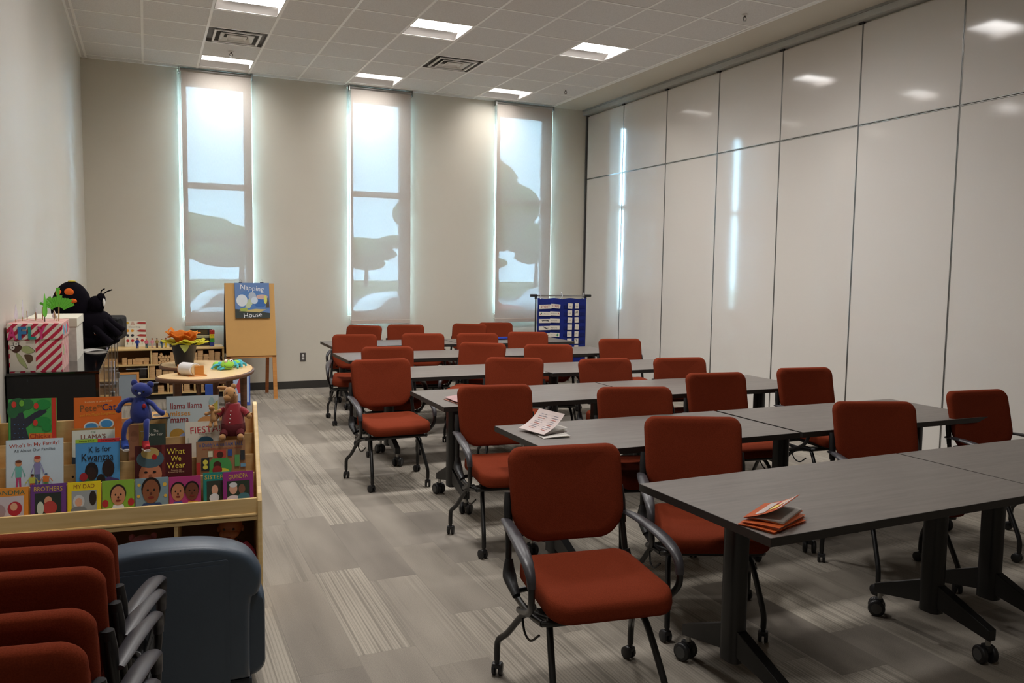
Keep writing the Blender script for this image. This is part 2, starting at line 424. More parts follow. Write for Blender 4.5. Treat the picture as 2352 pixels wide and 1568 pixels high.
L0 = make_light(); km = kidmap(); first = True
row_words = {0: 'nearest the window wall', 4: 'in the second row from the windows', 8: 'in the third row from the windows', 12: 'in the row nearest the camera', 16: 'columns, unseen, added to brighten the book stand'}
col_words = {2: 'left', 5: 'middle', 8: 'right'}
for c, r in lights:
    o = L0 if first else copy_tree(L0, km); first = False
    o.location = (GX+TS*(c+0.5), GY-TS*(r+0.5), H)
    if 1:      # lens strengths made up row by row to balance the light in the room
        for ch in bpy.data.objects:
            if ch.parent == o and ch.name.startswith('lens'): ch.data = ch.data.copy(); ch.data.materials[0] = LENS2 if r == 0 else LENS3 if r == 12 and c > 2 else LENS4 if r == 16 else LENS
    tag(o, 'square recessed ceiling light, lit, %s one of three %s' % (col_words[c], row_words[r]), 'light', 'recessed ceiling lights')

# air diffusers
VG = M('7c7a78', 0.6, name='diffuser_grey'); VW = M('f0efec', 0.45, name='diffuser_white'); VK = M('4c4b4a', 0.8, name='duct_dark')
def make_vent():
    root = empty('air_diffuser'); a = TS/2-0.013
    m = MB(); m.bb((-a, -a, 0.03), (a, a, 0.034), VG)
    for s in (1, -1):
        m.bb((min(s*a, s*(a-.004)), -a, 0), (max(s*a, s*(a-.004)), a, 0.03), VG); m.bb((-a, min(s*a, s*(a-.004)), 0), (a, max(s*a, s*(a-.004)), 0.03), VG)
    m.build('back_pan', root)
    def ring(m, h, wd, z0, z1, mat):
        for s in (1, -1):
            m.prism([(-h, s*h), (h, s*h), (h-wd, s*(h-wd)), (-h+wd, s*(h-wd))] if s > 0 else [(-h, -h), (-h+wd, -h+wd), (h-wd, -h+wd), (h, -h)], z0, z1, mat, plane='xy')
            m.prism([(s*h, -h), (s*h, h), (s*(h-wd), h-wd), (s*(h-wd), -h+wd)], z0, z1, mat, plane='xy')
    m = MB(); ring(m, 0.235, 0.022, -0.012, 0.0, VW); m.build('frame', root)
    for h in (0.17, 0.10):
        m = MB()
        for k in range(4):      # sloping louvre blades
            X = RZ(90*k)
            m.quad([X @ Vector(p) for p in ((-h, -h, -0.012), (h, -h, -0.012), (h-0.05, -h+0.05, 0.02), (-h+0.05, -h+0.05, 0.02))], VW)
            m.quad([X @ Vector(p) for p in ((-h, -h, -0.010), (h, -h, -0.010), (h, -h+0.008, -0.018), (-h, -h+0.008, -0.018))], VW)
        m.build('louvre', root)
    m = MB(); m.bb((-0.05, -0.05, 0.002), (0.05, 0.05, 0.006), VW); m.build('centre_plate', root)
    m = MB(); m.bb((-0.22, -0.22, 0.022), (0.22, 0.22, 0.0285), VK); m.build('throat', root)
    return root
V0 = make_vent(); km = kidmap()
for k, (c, r) in enumerate(vents):
    o = V0 if k == 0 else copy_tree(V0, km)
    o.location = (GX+TS*(c+0.5), GY-TS*(r+0.5), H)
    tag(o, ['square louvred air diffuser between the two left ceiling lights', 'square louvred air diffuser right of the middle ceiling lights',
            'square louvred air diffuser in the left column above the camera', 'square louvred air diffuser in the right column above the camera'][k], 'vent', 'ceiling air diffusers')
# sprinklers
CHR = M('b5b5b3', 0.25, 0.9, name='chrome')
DKC = M('5a5654', 0.4, 0.5, name='sprinkler_metal')
def make_spr():
    root = empty('sprinkler_head')
    m = MB(); m.lathe([(0.001, -0.002), (0.034, -0.002), (0.03, -0.008), (0.012, -0.012), (0.001, -0.012)], M('dcdad6', 0.4, name='escutcheon_white')); m.build('escutcheon', root)
    m = MB(); m.cyl((0, 0, -0.01), (0, 0, -0.026), 0.009, DKC)
    for s in (1, -1): m.tube([(s*0.009, 0, -0.022), (s*0.017, 0, -0.035), (s*0.012, 0, -0.052), (0, 0, -0.058)], 0.0032, DKC, 6)
    m.build('frame', root)
    m = MB(); m.lathe([(0.001, -0.058), (0.017, -0.058), (0.017, -0.061), (0.001, -0.061)], CHR); m.build('deflector', root)
    return root
S0 = make_spr(); km = kidmap()
for k, (p, lb) in enumerate([((0.92, 9.97), 'chrome sprinkler head in the ceiling just before the left window light'), ((5.17, 9.93), 'chrome sprinkler head in the ceiling near the partition corner'),
                             ((5.19, 6.35), 'chrome sprinkler head in the ceiling nearest the camera by the soffit')]):
    o = S0 if k == 0 else copy_tree(S0, km); o.location = (*p, H); tag(o, lb, 'sprinkler', 'sprinkler heads')

# windows: reveal, frame, mullion, glass
FR = M('b9b4aa', 0.4, 0.2, var=0.04, name='window_frame_metal')
for k, (a, b) in enumerate(WIN):
    m = MB(); y0, y1 = YB+0.10, YB+0.16
    def bar(x0, z0, x1, z1): m.bb((x0, y0, z0), (x1, y1, z1), FR)
    l, r = [(0.105, 0.095), (0.105, 0.125), (0.13, 0.115)][k]; bar(a, WZ0, a+l, WZ1); bar(b-r, WZ0, b, WZ1); bar(a+l, WZ0, b-r, WZ0+0.06); bar(a+l, WZ1-0.17, b-r, WZ1); bar(a+l, 2.59, b-r, 2.665)
    wn = struct(m, 'window_%d' % (k+1))
    m = MB(); m.bb((a+0.07, YB+0.128, WZ0+0.05), (b-0.07, YB+0.134, WZ1-0.16), glass('window_glass', (0.95, 0.98, 0.98))); m.build('glass', wn)
# roller blinds
BL = [(0.424, 1.245), (2.515, 3.345), (4.628, 5.512)]
HEM = M('c4b7ac', 0.5, var=0.03, name='hem_bar_fabric'); names = ['left', 'middle', 'right']
for k, (a, b) in enumerate(BL):
    r = empty('roller_blind', ((a+b)/2, YB-0.07, 0.86), 0, 'translucent off-white roller blind lowered over the %s window' % names[k], 'blind', 'roller blinds')
    hw = (b-a)/2
    m = MB(); m.quad([(-hw, 0, 0.05), (hw, 0, 0.05), (hw, 0, 3.13), (-hw, 0, 3.13)], BLIND); m.build('blind_fabric', r)
    m = MB(); m.bb((-hw, -0.006, 0.0), (hw, 0.006, 0.05), HEM, bev=0.003); m.build('hem_bar', r)
    m = MB(); m.cyl((-hw-0.01, 0.012, 3.145), (hw+0.01, 0.012, 3.145), 0.024, ALU); m.build('roller', r)
    m = MB()
    for s in (-1, 1): m.bb((s*(hw+0.02)-0.004, -0.03, 3.1), (s*(hw+0.02)+0.004, 0.06, 3.175), ALU)
    m.build('bracket', r)
    m = MB(); m.tube([(-hw-0.014, 0.0, 3.12), (-hw-0.016, 0, 1.5), (-hw-0.016, 0, 0.07)], 0.002, WHITEP, 6); m.ell((-hw-0.016, 0, 0.06), (0.006, 0.006, 0.012), WHITEP); m.build('bead_chain', r)

# folding partition panels
yj = [YB-0.035, 10.01, 8.96, 7.91, 6.865, 5.82, 4.765, 3.715, 2.665, 1.615, 0.565, -0.485, -1.535, -2.585]
words = ['first', 'second', 'third', 'fourth', 'fifth', 'sixth', 'seventh', 'eighth', 'ninth', 'tenth', 'eleventh', 'twelfth', 'thirteenth']
PT = M('8e8d8a', 0.35, 0.7, name='panel_edge_trim'); DK = M('1a1a1b', 0.6, name='panel_gasket')
for k in range(len(yj)-1):
    y1, y0 = yj[k], yj[k+1]; ym = (y0+y1)/2; hw = (y1-y0)/2-0.008
    r = empty('partition_panel', (XR, ym, 0), [0.1, -0.12, 0.05, -0.1, 0.12, -0.05, 0.1][k % 7],
              'glossy off-white folding partition panel, %s one counting from the window wall' % words[k], 'partition panel', 'folding partition panels')
    m = MB(); m.bb((0, -hw, 3.018), (0.03, hw, 3.935), PANEL, bev=0.002); m.build('upper_face', r)
    m = MB(); m.bb((0, -hw, 0.03), (0.03, hw, 2.998), PANEL, bev=0.002); m.build('lower_face', r)
    m = MB(); m.bb((-0.003, -hw, 2.999), (0.02, hw, 3.005), ALU); m.bb((-0.003, -hw, 3.011), (0.02, hw, 3.017), ALU); m.build('seam_trim', r)
    m = MB()
    for s in (-1, 1): m.bb((-0.002, s*(hw+0.003)-0.003, 0.02), (0.028, s*(hw+0.003)+0.003, 3.935), PT)
    m.build('edge_trim', r)
    m = MB(); m.bb((-0.002, -hw, 0.004), (0.02, hw, 0.028), DK); m.build('floor_seal', r)
    m = MB(); m.bb((-0.012, -hw-0.02, 3.937), (0.01, -hw+0.04, 3.955), DK); m.build('carrier', r)
m = MB(); m.bb((XR-0.02, YB-0.03, 0), (XR+0.03, YB, 3.955), M('4a4947', 0.5, name='jamb_dark')); struct(m, 'trim_3')

# outlet on the window wall
r = empty('wall_outlet', (1.878, YB, 0.422), 0, 'steel duplex power outlet low on the wall between left and middle windows', 'outlet')
m = MB(); m.box((0, -0.004, 0), (0.07, 0.008, 0.115), M('8b8784', 0.3, 0.8, name='steel_plate'), bev=0.002); m.build('cover_plate', r)
for z in (0.02, -0.02):
    m = MB(); m.cyl((0, -0.008, z), (0, -0.011, z), 0.0165, WHITEP, 18); o = m.build('socket', r)
    m = MB()
    for dx in (-0.006, 0.006): m.bb((dx-0.0012, -0.0117, z-0.001), (dx+0.0012, -0.0108, z+0.008), DK)
    m.cyl((0, -0.0108, z-0.008), (0, -0.0117, z-0.008), 0.0022, DK, 8); m.build('slot', o)

# ---------------------------------------------------------------- outside: lot, grass, trees, cars, a utility pole
m = MB(); m.bb((-60, 60, -0.6), (90, 160, -0.45), M('6f7a4d', 0.95, var=0.2, scale=0.3, name='grass')); struct(m, 'ground_lawn')
m = MB(); m.bb((-60, YB+1.2, -0.6), (90, 60, -0.46), M('8a8a88', 0.9, var=0.08, scale=0.5, name='asphalt')); struct(m, 'ground_asphalt')
def tree(x, y, h, rx, seed, lb):
    r = empty('tree', (x, y, -0.46), 0, lb, 'tree', 'trees beyond the parking lot'); rnd = random.Random(seed)
    m = MB(); m.tube([(0, 0, 0), (0.1, 0, h*0.3), (0, 0.1, h*0.6)], [0.3, 0.15], M('5b4a3a', 0.9, name='bark'), 8); m.build('trunk', r)
    m = MB(); g = M('4f6a3c', 0.95, var=0.3, scale=1.5, name='foliage')
    for k in range(16):
        a = rnd.uniform(0, 6.28); d = rnd.uniform(0, rx*0.75); z = h*rnd.uniform(0.42, 0.9)
        m.ell((d*math.cos(a), d*math.sin(a), z), (rx*0.42, rx*0.42, h*0.13), g, n=10)
    m.build('crown', r)
for k, (x, y, h, rx, lb) in enumerate([(24, 62, 12, 6, 'broad green tree seen faintly through the middle blind'), (43, 64, 16, 8, 'tall green tree seen faintly through the right blind'),
                                       (8, 80, 7, 7, 'low green tree seen faintly through the left blind')]): tree(x, y, h, rx, k, lb)
for k in range(9): tree(-10+k*11.5, 96+(k%2)*3, 5.5+(k*3)%4, 5.2, 20+k, 'low tree in the row at the far edge of the lawn')
m = MB(); r = empty('utility_pole', (21.5, 52, -0.46), 0, 'wooden utility pole with crossarms seen faintly through the middle blind', 'utility pole')
m.cyl((0, 0, 0), (0, 0, 15), 0.17, M('6b5a4a', 0.9, name='pole_wood'), 10, r1=0.11); m.build('pole', r)
for z in (14.2, 12.6): m = MB(); m.box((0, 0, z), (2.6, 0.12, 0.14), M('6b5a4a', 0.9, name='pole_wood')); m.build('crossarm', r)
def car(x, y, rz, hexc, lb):
    r = empty('parked_car', (x, y, -0.46), rz, lb, 'car', 'cars in the lot outside'); body = M(hexc, 0.25, 0.2, name='car_paint_'+hexc, coat=0.6)
    m = MB(); m.prism(cat2([(-2.2, 0.35), (-2.25, 0.75), (-2.1, 0.95), (-1.3, 1.0), (-0.8, 1.42), (0.7, 1.45), (1.25, 1.02), (2.05, 0.88), (2.25, 0.6), (2.2, 0.33)]), -0.87, 0.87, body, plane='xz', bev=0.08); m.build('body', r)
    gk = M('1d2326', 0.1, name='car_glass'); m = MB()
    for s in (1, -1): m.prism([(-1.15, 1.02), (-0.75, 1.36), (0.62, 1.38), (1.05, 1.03)], s*0.865, s*0.88, gk, plane='xz')
    m.build('side_glass', r)
    for sx in (-1.4, 1.4):
        for sy in (-1, 1): m = MB(); m.cyl((sx, sy*0.72, 0.32), (sx, sy*0.9, 0.32), 0.32, BLACKP, 20); m.build('wheel', r)
def cat2(P): return [(v.x, v.y) for v in cat([(a, b, 0) for a, b in P], 3)]
car(2.4, 24, 4, 'e6e8ea', 'pale car parked outside the left window'); car(6.3, 21, 2, 'f0f1f2', 'white car parked outside the middle window')
car(9.6, 26, -4, 'a8332c', 'red car parked further out past the middle window'); car(14.4, 28, 0, 'b9c3cc', 'silver car parked outside the right window')

# ---------------------------------------------------------------- nesting chair (faces -y)
def back_fn(x, c, z):       # lay the flat pad onto the curved, reclined back
    t = (z-0.52)/0.365
    y = 0.235+0.095*t-0.35*x*x
    z2 = z-0.03*(1-(x/0.23)**2)*max(0, 1-t*2.5)
    return (x*(0.965+0.035*min(1, t*1.5)), y+c, z2)
def seat_fn(x, c, y):
    z = 0.437-c
    fr = max(0, (-y-0.12)/0.13); z -= 0.03*fr*fr
    z += 0.010*min(1, abs(x)/0.2)**2*(1 if c < 0 else 0)
    if c < 0: z += 0.012*max(0, (y-0.05)/0.17)
    return (x*(1.0-0.05*(y+0.25)/0.5), y-0.015, z)
def caster(m, x, y, tw=0.0):
    X = T(x, y, 0) @ RZ(tw)
    for s in (-1, 1):
        m.lathe([(0.001, -0.008), (0.021, -0.008), (0.026, -0.004), (0.026, 0.004), (0.021, 0.008), (0.001, 0.008)], BLACKP, X @ T(s*0.013, 0.01, 0.026) @ RY(90), 16)
    m.box((0, 0.004, 0.042), (0.036, 0.034, 0.022), BLACKP, X, bev=0.008)
    m.cyl((0, 0, 0.045), (0, 0, 0.072), 0.010, BLACKM, 10, X)
def make_chair(folded=False):
    root = empty('nesting_chair')
    pr = [(0.93, -0.026), (0.97, -0.020), (0.99, -0.011), (1.0, 0.0), (0.99, 0.011), (0.97, 0.02), (0.93, 0.026)]
    ox = []
    for sx, sy, a0, r in ((1, 1, 0, 0.052), (-1, 1, 90, 0.052), (-1, -1, 180, 0.10), (1, -1, 270, 0.10)):
        for k in range(8):
            a = R(a0+90*k/7); ox.append((sx*(0.239-r)+r*math.cos(a), (0.885-r if sy > 0 else 0.545+r)+r*math.sin(a)))
    m = MB(); m.pad(ox, pr, FAB, back_fn); m.build('backrest', root, sharp=60)
    m = MB()
    if folded:
        m.pad(rrect(0.44, 0.40, 0.06, 6, 0, 0.62), [(0.96, -0.018), (1.0, 0), (0.96, 0.018)], FAB, lambda x, c, z: (x, 0.165+c+0.04*(z-0.45)/0.4, z))
    else:
        m.pad(rrect(0.478, 0.465, 0.075, 6, 0, -0.005), [(0.93, -0.036), (0.97, -0.030), (0.992, -0.017), (1.0, 0.0), (0.992, 0.012), (0.95, 0.02), (0.9, 0.022)], FAB, seat_fn)
    m.build('seat', root, sharp=60)
    m = MB()
    for s in (-1, 1):
        m.tube([(s*0.236, 0.288, 0.69), (s*0.240, 0.272, 0.60), (s*0.245, 0.250, 0.50), (s*0.248, 0.232, 0.43), (s*0.246, 0.19, 0.375), (s*0.24, 0.11, 0.352), (s*0.235, -0.03, 0.352), (s*0.225, -0.13, 0.362)], 0.0125, BLACKM, 10)
        m.tube([(s*0.236, 0.292, 0.715), (s*0.239, 0.28, 0.655), (s*0.242, 0.266, 0.57)], [(0.011, 0.017), (0.013, 0.02), (0.011, 0.016)], BLACKP, 10, up=(1, 0, 0))
        m.tube([(s*0.247, 0.235, 0.47), (s*0.25, 0.215, 0.41), (s*0.245, 0.13, 0.362)], [(0.014, 0.016), (0.017, 0.028), (0.014, 0.016)], BLACKP, 10, up=(1, 0, 0))
        m.tube([(s*0.279, -0.150, 0.55), (s*0.280, -0.166, 0.51), (s*0.278, -0.158, 0.46), (s*0.266, -0.12, 0.415), (s*0.256, -0.05, 0.372), (s*0.248, 0.04, 0.338), (s*0.240, 0.11, 0.318), (s*0.215, 0.125, 0.312), (s*0.18, 0.10, 0.325)], 0.0125, BLACKM, 10)
        m.tube([(s*0.235, 0.09, 0.315), (s*0.24, 0.04, 0.265), (s*0.235, -0.02, 0.255), (s*0.215, -0.06, 0.29)], 0.0045, BLACKM, 6)
        m.tube([(s*0.225, -0.13, 0.362), (s*0.19, -0.155, 0.37), (0, -0.16, 0.372)], 0.0115, BLACKM, 8)
    m.tube([(-0.246, 0.17, 0.366), (-0.1, 0.185, 0.37), (0.1, 0.185, 0.37), (0.246, 0.17, 0.366)], 0.011, BLACKM, 8)
    m.box((0, 0.02, 0.335), (0.40, 0.05, 0.022), BLACKM, bev=0.006)
    m.tube([(-0.2, 0.265, 0.55), (0, 0.31, 0.55), (0.2, 0.265, 0.55)], 0.009, BLACKM, 8)
    if not folded: m.box((0, -0.01, 0.392), (0.36, 0.32, 0.022), BLACKP, bev=0.006)
    m.build('frame', root)
    for s in (-1, 1):
        m = MB(); m.tube([(s*0.252, 0.278, 0.612), (s*0.260, 0.20, 0.616), (s*0.270, 0.08, 0.612), (s*0.278, -0.04, 0.598), (s*0.281, -0.118, 0.575), (s*0.281, -0.156, 0.54), (s*0.280, -0.165, 0.505)],
               [(0.019, 0.007), (0.024, 0.009), (0.026, 0.011), (0.026, 0.012), (0.022, 0.013), (0.017, 0.015), (0.0155, 0.0155)], ARMP, 12)
        m.build('armrest', root)
        m = MB(); m.tube([(s*0.17, -0.06, 0.345), (s*0.215, 0.02, 0.335), (s*0.235, 0.09, 0.30), (s*0.262, 0.19, 0.195), (s*0.283, 0.24, 0.15), (s*0.286, 0.25, 0.11), (s*0.286, 0.25, 0.065)], 0.0125, BLACKM, 10)
        lg = m.build('leg', root)
        m = MB(); caster(m, s*0.286, 0.25, 25*s); m.build('caster', lg)
        m = MB(); m.tube([(s*0.15, 0.06, 0.338), (s*0.165, 0.0, 0.348), (s*0.178, -0.06, 0.338), (s*0.19, -0.11, 0.29), (s*0.205, -0.19, 0.17), (s*0.21, -0.215, 0.12), (s*0.21, -0.217, 0.065)], 0.0125, BLACKM, 10)
        lg = m.build('leg', root)
        m = MB(); caster(m, s*0.21, -0.217, -20*s); m.build('caster', lg)
    return root
chair0 = make_chair(); km = kidmap()
TOPY = 0.325
def put_chair(tx, ty, a, label, first=False, src=None, group='rust coloured nesting chairs at the tables'):
    ca, sa = math.cos(R(a)), math.sin(R(a))
    o = (src or chair0) if first else copy_tree(src or chair0, km)
    o.location = (tx+sa*TOPY, ty-ca*TOPY, 0); o.rotation_euler = (0, 0, R(a))
    return tag(o, label, 'chair', group)
B_ = 'rust-red chair '
chairs = [
 (1.514, 2.871, -8, B_+'standing free in the front, left of the nearest table, seat fully visible'),
 (2.421, 3.244, -23, B_+'behind the nearest table, its seat half under the table left end'),
 (3.691, 3.303, -20, B_+'behind the nearest table, right beside the seam of the two tables'),
 (4.699, 3.430, -5, B_+'behind the nearest table at its far right, with leaning back'),
 (1.932, 4.596, -6, B_+'at the left end of the second table row, behind the open white booklet'),
 (2.720, 4.243, -16, B_+'in the middle left of the second row, back just above the tabletop'),
 (3.673, 4.684, -7, B_+'behind the second row just right of its table seam'),
 (4.543, 4.735, -8, B_+'behind the right end of the second table row'),
 (1.637, 6.19, 1, B_+'with whole seat and casters in view, left end of the third table row'),
 (2.720, 6.037, -25, B_+'turned slightly left behind the third table row, tall in the middle'),
 (3.397, 5.762, -4, B_+'behind the third row at its table seam'),
 (4.051, 5.645, -9, B_+'behind the right half of the third table row'),
 (1.985, 7.242, -9, B_+'behind the left end of the fourth table row'),
 (2.999, 7.409, -38, B_+'turned well to the left behind the fourth table row'),
 (3.541, 7.066, -22, B_+'behind the fourth row next to its table seam'),
 (4.599, 7.487, -12, B_+'alone at the right end of the fourth row beside the partition'),
 (2.033, 8.732, -12, B_+'at the left end of the fifth row, armrest against the bare wall'),
 (2.787, 8.683, -13, B_+'second from the left behind the fifth table row'),
 (3.390, 8.565, -13, B_+'third from the left behind the fifth row, half hidden by a chair back'),
 (4.049, 8.624, -18, B_+'behind the fifth row, just left of the blue pocket chart'),
 (2.491, 10.123, -38, B_+'leftmost in the last row, below the middle blind'),
 (3.034, 10.172, -14, B_+'in the last row under the right edge of the middle blind'),
 (3.919, 10.153, -38, B_+'turned left in the last row, partly in front of its neighbour'),
 (4.361, 10.339, -12, B_+'in the last row below the right blind, by the flat blue cloth')]
for k, c in enumerate(chairs):
    o = put_chair(*c, first=(k == 0))
    o.scale = (1, 1, 1.02 if k == 8 else 1.015)
# nested stack of chairs at the left, backs towards the camera, seats folded up
stk0 = make_chair(True); km = kidmap()
pos = [(-0.116, 2.385), (-0.120, 2.262), (-0.131, 2.085), (-0.138, 1.825), (-0.145, 1.66)]
lbs = ['farthest chair of the nested row at the lower left, beside the blue armchair', 'second farthest chair of the nested row at the lower left', 'middle chair of the nested row of five at the lower left',
       'second nearest chair of the nested row at the lower left', 'nearest chair of the nested row at the lower left, cut by the frame']
for k, (x, y) in enumerate(pos):
    a = -9; ca, sa = math.cos(R(a)), math.sin(R(a))
    cx, cy = x-0.2275*ca, y-0.2275*sa
    put_chair(cx, cy, 180+a, 'rust-red '+lbs[k], first=(k == 0), src=stk0, group='rust coloured chairs nested in a row')

# ---------------------------------------------------------------- tables
TH = 0.737
def make_table(L=1.5, D=0.75):
    root = empty('training_table')
    m = MB(); m.box((0, 0, TH-0.0145), (L-0.004, D-0.004, 0.029), LAM); m.build('tabletop', root)
    m = MB()
    for s in (-1, 1):
        m.box((0, s*(D/2-0.0015), TH-0.0155), (L, 0.003, 0.030), EDGE); m.box((s*(L/2-0.0015), 0, TH-0.0155), (0.003, D-0.006, 0.030), EDGE)
    m.build('edge_band', root)
    m = MB(); m.box((0, 0, TH-0.055), (L-0.42, 0.045, 0.045), BLACKM, bev=0.004)
    for s in (-1, 1): m.box((s*(L/2-0.20), 0, TH-0.045), (0.06, 0.40, 0.03), BLACKM, bev=0.006)
    m.build('flip_mechanism', root)
    for s in (-1, 1):
        x = s*(L/2-0.19)
        m = MB(); m.prism([(a, b) for a, b in rrect(0.075, 0.095, 0.03, 5)], 0.125, TH-0.06, BLACKM, T(x, 0, 0), plane='xy'); lg = m.build('leg', root)
        m = MB()
        for q in (-1, 1):
            y0, y1 = q*0.03, q*0.285
            m.prism([(y0, 0.155), (y0, 0.26), (y1, 0.150), (y1, 0.105)], x-0.022, x+0.022, BLACKM, plane='yz', bev=0.003)
        m.build('foot', lg)
        for q in (-1, 1):
            m = MB(); X = T(x, q*0.268, 0) @ RZ(28*q+12*s)
            m.cyl((0, 0, 0.06), (0, 0, 0.108), 0.011, ALU, 10, X)
            m.box((0, 0.006, 0.066), (0.028, 0.045, 0.03), BLACKP, X, bev=0.009)
            for t in (-1, 1):
                m.lathe([(0.001, -0.012), (0.033, -0.012), (0.038, -0.007), (0.038, 0.007), (0.033, 0.012), (0.001, 0.012)], BLACKP, X @ T(t*0.024, 0.012, 0.038) @ RY(90), 20)
                m.lathe([(0.001, -0.001), (0.024, -0.001), (0.024, 0.001), (0.001, 0.001)], M('4a4a4a', 0.5, name='caster_hub'), X @ T(t*0.0365, 0.012, 0.038) @ RY(90), 16)
            m.build('caster', lg)
    return root
tb0 = make_table(); km = kidmap()
tables = [
 (2.57, 2.405, 1.6, 'grey wood-top table at the front, with orange booklets on its corner'),
 (4.075, 2.44, 1.2, 'grey wood-top table at the front right, cut off by the frame'),
 (2.49, 3.745, 0.0, 'grey wood-top table in the second row with the open white booklet'),
 (4.01, 3.74, -0.3, 'grey wood-top table in the right half of the second row'),
 (2.435, 5.17, -0.6, 'grey wood-top table in the third row with a thin booklet at its left corner'),
 (3.945, 5.165, -0.6, 'grey wood-top table in the right half of the third row'),
 (2.385, 6.605, -0.5, 'grey wood-top table in the left half of the fourth row'),
 (3.89, 6.52, -0.8, 'grey wood-top table in the right half of the fourth row'),
 (2.465, 7.985, -0.4, 'grey wood-top table in the left half of the fifth row'),
 (3.97, 7.96, -0.4, 'grey wood-top table in the right half of the fifth row'),
 (2.61, 9.40, -0.6, 'grey wood-top table in the last row below the middle blind'),
 (4.12, 9.36, -0.6, 'grey wood-top table in the last row with a flat blue cloth on it')]
for k, (x, y, a, lb) in enumerate(tables):
    o = tb0 if k == 0 else copy_tree(tb0, km); o.location = (x, y, 0); o.rotation_euler = (0, 0, R(a)); tag(o, lb, 'table', 'flip-top training tables')

# booklets on the tables
ORG = M('e0733a', 0.45, name='orange_print'); PINKL = M('c7482f', 0.6, name='red_ink'); BLUEL = M('9aa0b4', 0.6, name='grey_ink')
def sheet(m, w, h, mat, X, lift=0.0, curl=0.0, th=0.0012):      # page lying from the fold at x=0 to x=w, free edge lifted
    def f(u, v):
        a = R(lift)*(0.35+0.65*u) if curl else R(lift)
        return Vector((w*u*math.cos(a), (v-0.5)*h, w*u*math.sin(a)+0.003*math.sin(u*math.pi)))
    m.surf(f, 8, 1, mat, X, th=th)
def booklet(loc, rz, label, lift, cover, n=2, inner=PAPER, marks=False, size=(0.14, 0.215)):
    r = empty('booklet', loc, rz, label, 'booklet', 'booklets on the tables'); w, h = size
    m = MB(); sheet(m, w, h, cover, T(0, 0, 0.002)); sheet(m, w, h, cover, T(0, 0, 0.004), lift, 1); m.build('cover', r)
    m = MB()
    sheet(m, w*0.98, h*0.98, inner, T(0, 0, 0.0035), 0.8, 0)
    for k in range(n): sheet(m, w*0.98, h*0.98, inner, T(0, 0, 0.004), lift*(0.12+0.1*k) if k < n-1 else lift-1.0, 1, 0.0006)
    m.build('page', r)
    if marks:
        m = MB(); a = R(lift)
        for k in range(9):
            u0 = 0.2+0.08*k; c = PINKL if k % 3 == 0 else BLUEL
            for v0, v1 in ((-0.42, -0.12), (0.0, 0.36)):
                aa = R(lift)*(0.35+0.65*u0); x = w*u0*math.cos(aa); z = w*u0*math.sin(aa)+0.004+0.003*math.sin(u0*math.pi)+0.0016
                m.box((x, (v0+v1)/2*h, z), (0.0028, (v1-v0)*h*(0.5+0.5*((k*7) % 5)/5), 0.0006), c, RY(0))
        m.build('print', r)
    return r
T1z = TH
booklet((1.925, 2.20, T1z), -72, 'orange-edged booklet at the bottom of the small pile on the nearest table', 1.5, ORG, 1)
booklet((1.930, 2.205, T1z+0.008), -66, 'orange-edged booklet in the middle of the small pile on the nearest table', 3, ORG, 2)
bk = booklet((1.945, 2.225, T1z+0.019), -60, 'half-open booklet with orange photo cover on top of the nearest table pile', 24, ORG, 2)
m = MB()
for (u, v, su, sv, c) in ((0.35, 0.0, 0.25, 0.8, 'b9a9a4'), (0.62, -0.1, 0.2, 0.3, 'e2c35a'), (0.7, 0.2, 0.22, 0.35, 'd5b5a0'), (0.55, 0.3, 0.12, 0.2, 'b83c34'), (0.88, 0.0, 0.1, 0.9, 'd8c8c4')):
    w0 = 0.14
    def f(a, b, u=u, v=v, su=su, sv=sv):
        uu = min(0.99, u+(a-0.5)*su); aa = R(24)*(0.35+0.65*uu)
        return Vector((w0*uu*math.cos(aa), (v+(b-0.5)*sv)*0.215, w0*uu*math.sin(aa)+0.0056+0.003*math.sin(uu*math.pi)))
    m.surf(f, 4, 1, M(c, 0.4, name='print_'+c))
m.build('cover_photo', bk)
booklet((1.845, 3.80, T1z), -5, 'white booklet lying at the left of the second row table, half open', 3, PAPER, 2, size=(0.15, 0.21))
booklet((1.83, 3.84, T1z+0.012), 12, 'open white booklet with red text lines standing up on the second row table', 34, M('e9dcd8', 0.6, name='pale_paper'), 3, marks=True, size=(0.17, 0.22))
booklet((1.79, 4.99, T1z), 5, 'thin orange and white booklet at the left corner of the third row table', 5, M('d9a08c', 0.5, name='faded_cover'), 3, size=(0.16, 0.22))
booklet((1.795, 5.0, T1z+0.012), 2, 'white booklet lying on the thin orange booklet, third row table', 6, M('d8b4b4', 0.5, name='rose_cover'), 2, size=(0.16, 0.22))
r = empty('folded_cloth', (4.13, 9.55, TH), 8, 'royal blue folded cloth lying flat on the last row table', 'cloth')
m = MB(); m.surf(lambda u, v: Vector(((u-0.5)*0.30, (v-0.5)*0.22, 0.018+0.012*math.sin(u*7+v*3)*math.sin(v*5)*min(1, 6*min(u, 1-u, v, 1-v)))), 20, 14, M('2444b4', 0.6, name='blue_cloth'), th=0.012); m.build('cloth', r)
m = MB(); m.lathe([(0.001, 0), (0.008, 0), (0.006, 0.004), (0.001, 0.004)], CHR, T(0.09, -0.07, 0.028)); m.build('snap', r)

